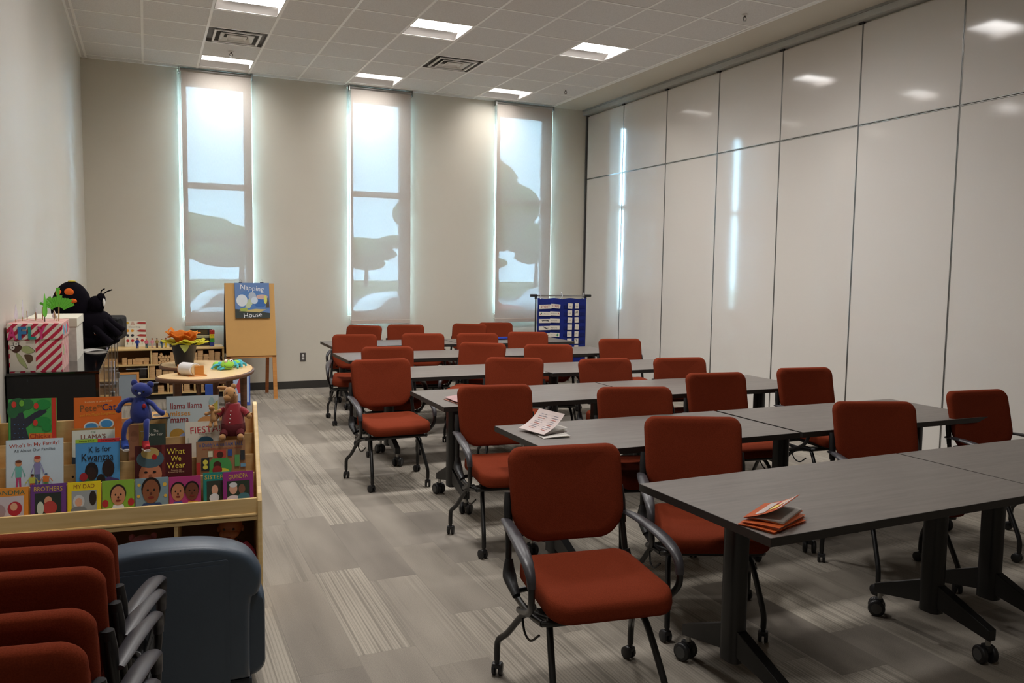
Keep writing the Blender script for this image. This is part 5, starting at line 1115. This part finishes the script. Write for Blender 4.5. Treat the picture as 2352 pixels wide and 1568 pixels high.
def mk_fig(x, y, h, top, bot, hair, hat, lb):
    r = empty('toy_figure', (x, y, TOPZ), random.uniform(-20, 20), lb, 'toy figure', 'little toy people on the low shelf'); sk = M('c88c66', 0.5, name='toy_skin'); k = h/0.11
    m = MB()
    for s in (-1, 1): m.tube([(s*0.006*k, 0, 0.0), (s*0.006*k, 0, 0.028*k), (s*0.005*k, 0, 0.052*k)], [0.0052*k, 0.0058*k, 0.0075*k], M(bot, 0.5, name='toy_'+bot), 8)
    for s in (-1, 1): m.ell((s*0.007*k, -0.004*k, 0.003), (0.005*k, 0.009*k, 0.003), M('2a2422', 0.5, name='toy_shoe'), n=8)
    m.build('trousers', r)
    m = MB(); m.tube([(0, 0, 0.048*k), (0, 0, 0.066*k), (0, 0, 0.084*k), (0, 0, 0.089*k)], [(0.011*k, 0.007*k), (0.0125*k, 0.008*k), (0.0125*k, 0.007*k), (0.005*k, 0.004*k)], M(top, 0.5, name='toy_'+top), 10, up=(0, 1, 0))
    for s in (-1, 1): m.tube([(s*0.0125*k, 0, 0.082*k), (s*0.019*k, 0, 0.066*k), (s*0.014*k, -0.008*k, 0.055*k)], [0.0042*k, 0.004*k, 0.0034*k], M(top, 0.5, name='toy_'+top), 8)
    m.build('shirt', r)
    m = MB(); m.ell((0, -0.001, 0.098*k), (0.0085*k, 0.0085*k, 0.010*k), sk, n=10); hd = m.build('head', r)
    m = MB(); m.ell((0, 0.0015*k, 0.102*k), (0.0092*k, 0.009*k, 0.0088*k), M(hair, 0.6, name='toy_'+hair), n=10)
    if hat: m.cyl((0, -0.002, 0.107*k), (0, -0.002, 0.109*k), 0.012*k, M(hair, 0.6, name='toy_'+hair), 10)
    m.build('hat' if hat else 'hair', hd)
random.seed(5)
for a_ in [(-0.128, 10.66, 0.125, '22409a', '1c357c', '22307a', True, 'toy figure in dark blue standing before the counting card'), (-0.030, 10.68, 0.118, 'd0607c', '385a62', 'd8a840', False, 'blond toy figure in a pink top'), (0.035, 10.70, 0.118, 'dc9aa8', 'd8b8b0', '6a4838', False, 'toy figure all in pale pink'),
           (0.087, 10.69, 0.118, 'a08a4c', '5a3a22', '2a1c14', False, 'toy figure in khaki shirt and brown trousers'), (0.140, 10.68, 0.105, '223a72', '4c6a72', '1c1410', False, 'small dark-haired toy figure in navy'), (0.185, 10.70, 0.118, 'dcbc1c', 'd8b41c', 'a02c28', True, 'toy firefighter figure in yellow with a red hat'), (0.238, 10.72, 0.118, '28304c', '1c2230', 'd8b03c', False, 'blond toy figure in dark clothes beside the planter')]: mk_fig(*a_)
X = T(0.595, 10.86, TOPZ) @ RX(-5)
place_book('photo_box', 'black picture puzzle box with pale title band, leaning on the window wall', 'box', 0.25, 0.205, 0.035, X, '16161a', [('r', 0.04, 0.68, 0.36, 0.95, '3c4018'), ('r', 0.40, 0.68, 0.80, 0.95, '4a3c18'), ('r', 0.84, 0.68, 0.97, 0.95, '1c2c30'), ('r', 0, 0.48, 1, 0.64, 'c8c49c'), ('t', 'FAMILIES AROUND THE WORLD', 0.5, 0.56, 0.9, 0.06, '3c6858'), ('r', 0.04, 0.06, 0.36, 0.44, '2c2420'), ('r', 0.40, 0.06, 0.80, 0.44, '38281c')])
for k, (c, nm) in enumerate([('283c8c', 'dark blue'), ('3c9c3c', 'green'), ('e2d022', 'yellow'), ('b82c20', 'red')]):
    r = empty('toy_cube', (0.715+0.002*(k % 2), 10.75, TOPZ+0.0505*k), 4*k, nm+' wooden cube in the small tower at the shelf right end', 'cube', 'coloured cube tower'); m = MB(); m.box((0, 0, 0.025), (0.05, 0.05, 0.05), M(c, 0.5, name='cube_'+c), bev=0.003); m.build('cube', r)
    if c != '283c8c':
        m = MB(); q = M('1c1c18', 0.6, name='cube_ink')
        for dx in ((-0.01, 0.008) if k == 2 else (0.0,)): m.cyl((dx, -0.0252, 0.03), (dx, -0.0256, 0.03), 0.003, q, 8)
        m.build('mark', r)
m = MB(); m.surf(lambda u, v: Vector(((u-0.5)*0.09, (v-0.5)*0.10, 0.001+0.006*u*v)), 4, 4, PAPER, th=0.001); o = m.build('paper_slip', None, T(0.80, 10.74, TOPZ+0.0015)); tag(o, 'white paper slip at the right end of the low shelf', 'paper')
X = T(-0.265, 10.30, 0.0) @ RX(-12)
bf = place_book('framed_board', 'small grey board in a wooden frame leaning low before the block shelf', 'board', 0.30, 0.38, 0.02, X, '7e8890', [], None)
m = MB()
for lo, hi in (((-0.15, -0.028, 0), (-0.125, -0.001, 0.38)), ((0.125, -0.028, 0), (0.15, -0.001, 0.38)), ((-0.125, -0.028, 0), (0.125, -0.001, 0.025)), ((-0.125, -0.028, 0.355), (0.125, -0.001, 0.38))): m.bb(lo, hi, OAK)
m.build('frame', bf)

# ---------------------------------------------------------------- curved activity table and what stands on it
KZ = 0.56
outl = [(0.055, 8.30), (0.17, 8.12), (0.40, 8.02), (0.64, 8.10), (0.85, 8.36), (0.97, 8.72), (0.985, 9.12), (0.87, 9.46), (0.62, 9.68), (0.34, 9.72), (0.15, 9.58), (0.10, 9.32), (0.20, 9.08), (0.38, 9.02), (0.47, 8.88), (0.43, 8.72), (0.28, 8.62), (0.12, 8.52)]
kx, ky = 0.55, 8.9
ol = [(v.x-kx, v.y-ky) for v in cat([(a, b, 0) for a, b in outl], 5, True)]
kt = empty('activity_table', (kx, ky, 0), 0, 'low kidney-shaped light wood table with brown rounded edge and round legs', 'table')
m = MB(); m.prism([(a*0.985, b*0.99) for a, b in ol], KZ-0.03, KZ, wood('d9b684', 'e4c596', 'table_maple', 0.35, (3, 20, 3)), plane='xy'); m.build('tabletop', kt)
m = MB(); m.sweep([(a, b, KZ-0.0205) for a, b in ol], [(0.014, 0.020)]*len(ol), BROWNW, 10, closed=True); m.build('rounded_edge', kt)
for x, y in ((0.23, 8.36), (0.72, 8.50), (0.90, 8.95), (0.66, 9.45), (0.28, 9.50)):
    m = MB(); m.cyl((x-kx, y-ky, 0.0), (x-kx, y-ky, KZ-0.028), 0.030, BROWNW, 18, r1=0.036); m.build('leg', kt)
# planter with tissue flowers
r = empty('planter', (0.335, 9.22, KZ), 0, 'dark blue-black bucket with orange and yellow tissue bursting out, on the curved table', 'planter')
POT = M('0e141f', 0.4, name='navy_pot'); m = MB(); m.lathe([(0.001, 0.0), (0.082, 0.0), (0.088, 0.01), (0.125, 0.225), (0.132, 0.23), (0.132, 0.245), (0.122, 0.245), (0.118, 0.20), (0.001, 0.19)], POT, n=28); m.build('pot', r)
def tissue(name, hexs, n, r0, r1, z0, z1, seed):
    rn = random.Random(seed); t = NT('tissue_'+hexs); c = lin(hexs)
    d = t.n('BsdfDiffuse', {'Color': (*c, 1)}).outputs[0]; tl = t.n('BsdfTranslucent', {'Color': (*c, 1)}).outputs[0]
    mt = t.surf(t.n('MixShader', {0: 0.4, 1: d, 2: tl}).outputs[0])
    for k in range(n):
        a = 2*math.pi*k/n+rn.uniform(-0.3, 0.3); ph = rn.uniform(0, 6); rr = rn.uniform(r0, r1); zz = rn.uniform(z0, z1); wd = rn.uniform(0.05, 0.08)
        def f(u, v):
            rad = 0.02+rr*u; s = (v-0.5)*2*wd*(0.3+1.0*math.sin(min(1, u*1.1)*2.2)); z = 0.17+(zz-0.17)*math.sin(u*1.9)/0.95+0.012*math.sin(9*u+ph)+0.010*math.sin(8*v+ph*2)
            return Vector((rad*math.cos(a)-s*math.sin(a), rad*math.sin(a)+s*math.cos(a), z))
        m = MB(); m.surf(f, 8, 6, mt, th=0.0006); m.build(name, r)
tissue('yellow_tissue', 'e6e468', 12, 0.17, 0.24, 0.235, 0.275, 1); tissue('orange_tissue', 'f6b25c', 12, 0.09, 0.18, 0.29, 0.37, 2)
m = MB(); m.prism([(-0.05, 0.23), (0.05, 0.235), (0.03, 0.19), (0.0, 0.150), (-0.03, 0.19)], -0.150, -0.149, M('c9d67c', 0.7, name='pale_tissue')); m.build('hanging_tissue', r)
# wooden roller cradle with white cloth band
r = empty('drum_toy', (0.36, 8.33, KZ), 12, 'white-banded round wooden drum toy on a small stand on the curved table', 'toy')
HW = wood('b8742c', 'c98438', 'toy_maple', 0.5); m = MB()
m.box((0.055, -0.07, 0.052), (0.085, 0.012, 0.098), HW, bev=0.006); m.box((-0.055, 0.12, 0.052), (0.085, 0.012, 0.098), HW, bev=0.006); m.build('end_board', r)
m = MB(); m.cyl((0.03, -0.062, 0.062), (-0.05, 0.115, 0.062), 0.052, M('cdb387', 0.5, name='drum_core'), 26); m.build('drum', r)
m = MB(); m.sweep([(0.024, -0.050, 0.064), (-0.046, 0.105, 0.064)], [(0.066, 0.060), (0.066, 0.060)], M('d9d6d6', 0.6, name='white_band'), 30); m.build('band', r)
m = MB(); m.tube([(0.0, -0.08, 0.006), (0.09, -0.075, 0.006), (0.125, -0.068, 0.006)], 0.006, HW, 8); m.tube([(0.05, -0.03, 0.012), (0.09, -0.035, 0.012), (0.12, -0.045, 0.010)], 0.005, HW, 8); m.box((0.02, -0.02, 0.005), (0.12, 0.12, 0.008), HW); m.build('stand', r)
# caterpillar plush
r = empty('plush_toy', (0.72, 8.80, KZ), 18, 'green and turquoise plush caterpillar with a smiling round face on the curved table', 'plush toy')
GRN, TUR = M('8cc83c', 0.85, var=0.08, name='lime_plush', sheen=0.3), M('3ca4b4', 0.85, var=0.1, name='turquoise_plush', sheen=0.3); WHB = M('e8dcd4', 0.5, name='toy_eye')
m = MB(); m.ell((-0.02, -0.07, 0.048), (0.070, 0.058, 0.052), GRN, n=24); hd = m.build('head', r)
m = MB()
for s in (-1, 1): m.ell((-0.020+s*0.026, -0.10, 0.092), (0.020, 0.016, 0.018), WHB, n=14)
m.build('eyeball', hd)
m = MB()
for s in (-1, 1): m.ell((-0.018+s*0.022, -0.1155, 0.096), (0.006, 0.004, 0.006), DK, n=10)
m.build('pupil', hd)
m = MB(); m.tube([(-0.07, -0.112, 0.048), (-0.05, -0.125, 0.030), (-0.02, -0.1315, 0.024), (0.01, -0.1255, 0.030), (0.03, -0.112, 0.048)], 0.0022, DK, 6); m.build('smile', hd)
for k, (x, y, c) in enumerate([(0.0, -0.005, TUR), (0.045, 0.03, GRN), (0.09, 0.055, TUR), (0.135, 0.075, GRN), (0.175, 0.09, TUR), (-0.06, 0.01, TUR), (-0.09, 0.03, GRN)]): m = MB(); m.ell((x, y, 0.040), (0.042, 0.040, 0.038), c, n=16); m.build('segment', r)
for k, P in enumerate([[(-0.07, -0.05, 0.035), (-0.10, -0.075, 0.03), (-0.125, -0.07, 0.010)], [(-0.08, -0.01, 0.04), (-0.13, -0.03, 0.05), (-0.165, -0.02, 0.012)], [(0.07, -0.03, 0.035), (0.09, -0.06, 0.04), (0.08, -0.085, 0.012)], [(0.12, 0.02, 0.035), (0.15, -0.01, 0.045), (0.15, -0.03, 0.012)], [(0.17, 0.06, 0.03), (0.21, 0.04, 0.04), (0.225, 0.03, 0.012)], [(-0.06, -0.09, 0.02), (-0.09, -0.11, 0.02), (-0.11, -0.10, 0.010)]]): m = MB(); m.tube(P, [0.014, 0.011, 0.012], TUR, 8); m.build('leg', r)
for s in (-1, 1): m = MB(); m.tube([(-0.045+s*0.012, -0.05, 0.098), (-0.055+s*0.012, -0.045, 0.125), (-0.05+s*0.025, -0.045, 0.140)], 0.003, DK, 6); m.build('feeler', r)

# small wooden chair behind the curved table and a blue picture book by its leg
sc = empty('child_chair', (0.66, 9.98, 0), 172, 'small brown wooden child chair pushed in behind the curved table', 'chair')
for s in (-1, 1):
    m = MB(); m.tube([(s*0.15, 0.14, 0), (s*0.15, 0.13, 0.28), (s*0.145, 0.165, 0.50)], 0.014, BROWNW, 8); m.build('leg', sc)
    m = MB(); m.tube([(s*0.15, -0.14, 0), (s*0.145, -0.13, 0.27)], 0.014, BROWNW, 8); m.build('leg', sc)
m = MB(); m.prism(rrect(0.33, 0.31, 0.04, 4), 0.27, 0.29, BROWNW, plane='xy', bev=0.004); m.build('seat', sc)
for z in (0.36, 0.455): m = MB(); m.box((0, 0.152 if z > 0.4 else 0.145, z), (0.29, 0.014, 0.055), BROWNW, bev=0.005); m.build('back_slat', sc)
X = T(0.93, 9.86, 0.0) @ RZ(-5) @ RX(-10)
place_book('picture_book', 'large blue picture book with red diamond shape leaning behind the curved table legs', 'book', 0.27, 0.37, 0.01, X, '3c5aa8', [('p', [(0.05, 0.2), (0.95, 0.1), (0.95, 0.98), (0.05, 0.95)], 'a8b8d4'), ('p', [(0.42, 0.62), (0.62, 0.95), (0.86, 0.84), (0.84, 0.42), (0.52, 0.38)], 'a8343c'), ('e', 0.2, 0.7, 0.12, 0.14, '3c68b4'), ('e', 0.4, 0.9, 0.12, 0.06, 'c8c070'), ('e', 0.3, 0.3, 0.2, 0.12, '2c50a4')])
X = T(0.66, 10.42, 0.0) @ RX(-8)
place_book('picture_book', 'blue picture book standing on the floor in front of the block shelf', 'book', 0.11, 0.30, 0.01, X, '2c4c9c', [('r', 0.1, 0.6, 0.9, 0.9, '3c66b8')])

# ---------------------------------------------------------------- pocket chart on its stand in the corner
pc = empty('pocket_chart_stand', (5.36, 10.32, 0), -4, 'metal chart stand with silver top rod in the corner by the partition', 'stand')
m = MB(); m.cyl((-0.42, 0, 1.268), (0.42, 0, 1.268), 0.011, CHR, 14); m.build('top_rod', pc)
for s in (-1, 1):
    m = MB(); m.cyl((s*0.385, 0, 0.03), (s*0.385, 0, 1.25), 0.010, BLACKM, 10); m.build('upright', pc)
    m = MB(); m.cyl((s*0.365, 0, 1.268), (s*0.465, 0, 1.268), 0.019, BLACKP, 12); m.cyl((s*0.385, 0, 1.22), (s*0.385, 0, 1.268), 0.016, BLACKP, 12); m.build('corner_joint', pc)
    m = MB(); m.cyl((s*0.385, -0.2, 0.018), (s*0.385, 0.2, 0.018), 0.012, BLACKM, 10); m.build('foot', pc)
m = MB(); m.cyl((-0.385, 0, 0.20), (0.385, 0, 0.20), 0.008, BLACKM, 10); m.build('crossbar', pc)
ch = empty('pocket_chart', (5.36, 10.285, 0), -4, 'royal blue hanging pocket chart with rows of word cards', 'pocket chart')
CB = M('22389a', 0.6, var=0.08, name='royal_blue_nylon'); CB2 = M('1a2e86', 0.35, var=0.08, name='blue_clear_pocket')
def wav(x, z): return 0.006*math.sin(x*14+z*3)+0.003*math.sin(z*21)
m = MB(); m.surf(lambda u, v: Vector((-0.375+0.75*u, wav(-0.375+0.75*u, 0.25+0.98*v), 0.25+(0.985-0.012*math.sin(u*math.pi*3)**2)*v)), 40, 24, CB, th=0.003); m.build('backing', ch)
rows = [1.115, 1.015, 0.915, 0.815, 0.715, 0.615, 0.515, 0.415, 0.315]
for z in rows:
    for x0, x1 in ((-0.36, -0.03), (0.03, 0.36)):
        m = MB(); m.surf(lambda u, v, x0=x0, x1=x1, z=z: Vector((x0+(x1-x0)*u, wav(x0+(x1-x0)*u, z)-0.006, z-0.03+0.045*v)), 14, 1, CB2, th=0.001); m.build('pocket', ch)
CARD = M('e4ddd0', 0.6, name='card_stock'); INKR, INKG, INKD = M('a82430', 0.6, name='card_red'), M('2c8a5a', 0.6, name='card_green'), M('3a3a44', 0.6, name='card_grey')
def card(x, z, w, h, rot, mark=None, txt=None):
    r = empty('word_card', (0, 0, 0)); r.matrix_world = T(5.36, 10.285, 0) @ RZ(-4) @ T(x, -0.0150+wav(x, z)-0.004, z) @ RY(rot)
    m = MB(); m.bb((-w/2, -0.0006, 0), (w/2, 0.0006, h), CARD); m.build('card', r)
    m = MB(); y = -0.0010
    if txt: m.text(txt[0], txt[3] if len(txt) > 3 else 0, h*0.5, w*txt[1], h*txt[2], {'r': INKR, 'g': INKD}[txt[4] if len(txt) > 4 else 'g'], y=y, dy=0.02 if len(txt) > 4 and txt[4] == 'r' else 0)
    if mark == 'leaf': m.prism([(w*0.22, h*0.2), (w*0.36, h*0.15), (w*0.4, h*0.55), (w*0.28, h*0.85), (w*0.2, h*0.5)], y-0.0004, y, INKG)
    if mark == 'dot': m.prism([(w*0.36, h*0.35), (w*0.42, h*0.35), (w*0.42, h*0.7), (w*0.36, h*0.7)], y-0.0004, y, INKR)
    if mark == 'fig':
        for q, c in ((0.0, INKR), (0.08, INKG), (0.04, INKD)): m.prism([(-w*0.4+q*w, h*(0.25+q*3)), (-w*0.33+q*w, h*(0.25+q*3)), (-w*0.33+q*w, h*(0.5+q*3)), (-w*0.4+q*w, h*(0.5+q*3))], y-0.0004, y, c)
    if mark == 'pen': m.prism([(-w*0.2, h*0.85), (-w*0.1, h*0.9), (w*0.3, h*0.25), (w*0.2, h*0.15)], y-0.0004, y, INKD)
    if mark == 'cat': m.prism([(-w*0.35, h*0.7), (w*0.3, h*0.8), (w*0.3, h*0.3), (w*0.2, h*0.6), (-w*0.1, h*0.55), (-w*0.2, h*0.25), (-w*0.22, h*0.6)], y-0.0004, y, INKD)
    if len(m.bm.faces): m.build('print', r)
    return r
def tg(o, l): tag(o, l, 'card', 'cards in the pocket chart')
tg(card(-0.262, 1.083, 0.185, 0.06, -2, None, ('STORY', 0.72, 0.55, 0, 'r')), 'strip card reading story in red, top left of the pocket chart')
tg(card(-0.105, 1.090, 0.142, 0.06, 5, None, ('STRIPS', 0.74, 0.5, 0, 'r')), 'strip card reading strips in red, top row of the pocket chart')
strips = [(0.985, 'fig', 'The clown', None, 'had a big red nose', 'dot'), (0.885, 'cat', 'is an elephant', None, 'has a long trunk', None), (0.785, 'pen', 'The witch', None, 'wears a hat', None), (0.685, None, 'The tree', None, 'has a leaf', 'leaf'), (0.585, None, 'The cat', None, 'has a tail', 'pen'), (0.485, None, 'The dog', None, 'can run', None)]
rw = ['second', 'third', 'fourth', 'fifth', 'sixth', 'seventh']
for k, (z, mk1, t1, _, t2, mk2) in enumerate(strips):
    tg(card(-0.268, z, 0.178, 0.056, 1-k % 3, mk1, (t1, 0.45, 0.3, 0.025)), 'left strip card in the %s row of the pocket chart' % rw[k])
    tg(card(-0.112, z+0.003, 0.15, 0.056, 3-k % 3, mk2, (t2, 0.62, 0.3, -0.012)), 'right strip card in the %s row of the pocket chart' % rw[k])
wd = ['cake', 'bee', 'cat', 'up', 'cat', 'sun', 'look', 'and', 'my', 'you', 'play', 'pen', 'see', 'read']
for k in range(7):
    z = 1.083-0.1*k
    tg(card(0.115, z, 0.070, 0.078, (4, 0, 3, 0, -1, 0, 1)[k], None, (wd[2*k], 0.5, 0.16, 0)), 'square word card, left of the pair in the %s row' % (['top']+rw)[k])
    tg(card(0.222, z+0.002, 0.062, 0.078, (0, 0, -2, 3, 2, 0, 0)[k], {1: 'cat', 5: 'pen'}.get(k), (wd[2*k+1], 0.5, 0.16, 0) if k not in (1, 5) else None), 'square word card, right of the pair in the %s row' % (['top']+rw)[k])
for x in (-0.335, 0.0, 0.335):
    for dz in (0, 0.02):
        pass
    r = empty('chart_ring', (5.36+x*math.cos(R(-4)), 10.30+x*math.sin(R(-4)), 1.255), 0, 'clear ring holding the pocket chart at its %s' % {-0.335: 'left', 0.0: 'middle', 0.335: 'right'}[x], 'ring', 'chart rings')
    m = MB(); m.sweep([(0.004*math.sin(a), 0.0+0.028*math.cos(a), 0.004+0.030*math.sin(a)) for a in [2*math.pi*q/20 for q in range(20)]], 0.0032, M('d8dde4', 0.1, 0.3, name='clear_ring'), 8, closed=True); m.build('ring', r)
    m = MB(); m.ell((0, 0, 0.046), (0.010, 0.006, 0.012), M('d8dde4', 0.1, 0.3, name='clear_ring')); m.ell((0, -0.026, -0.03), (0.008, 0.005, 0.008), M('d8dde4', 0.1, 0.3, name='clear_ring')); m.build('clasp', r)
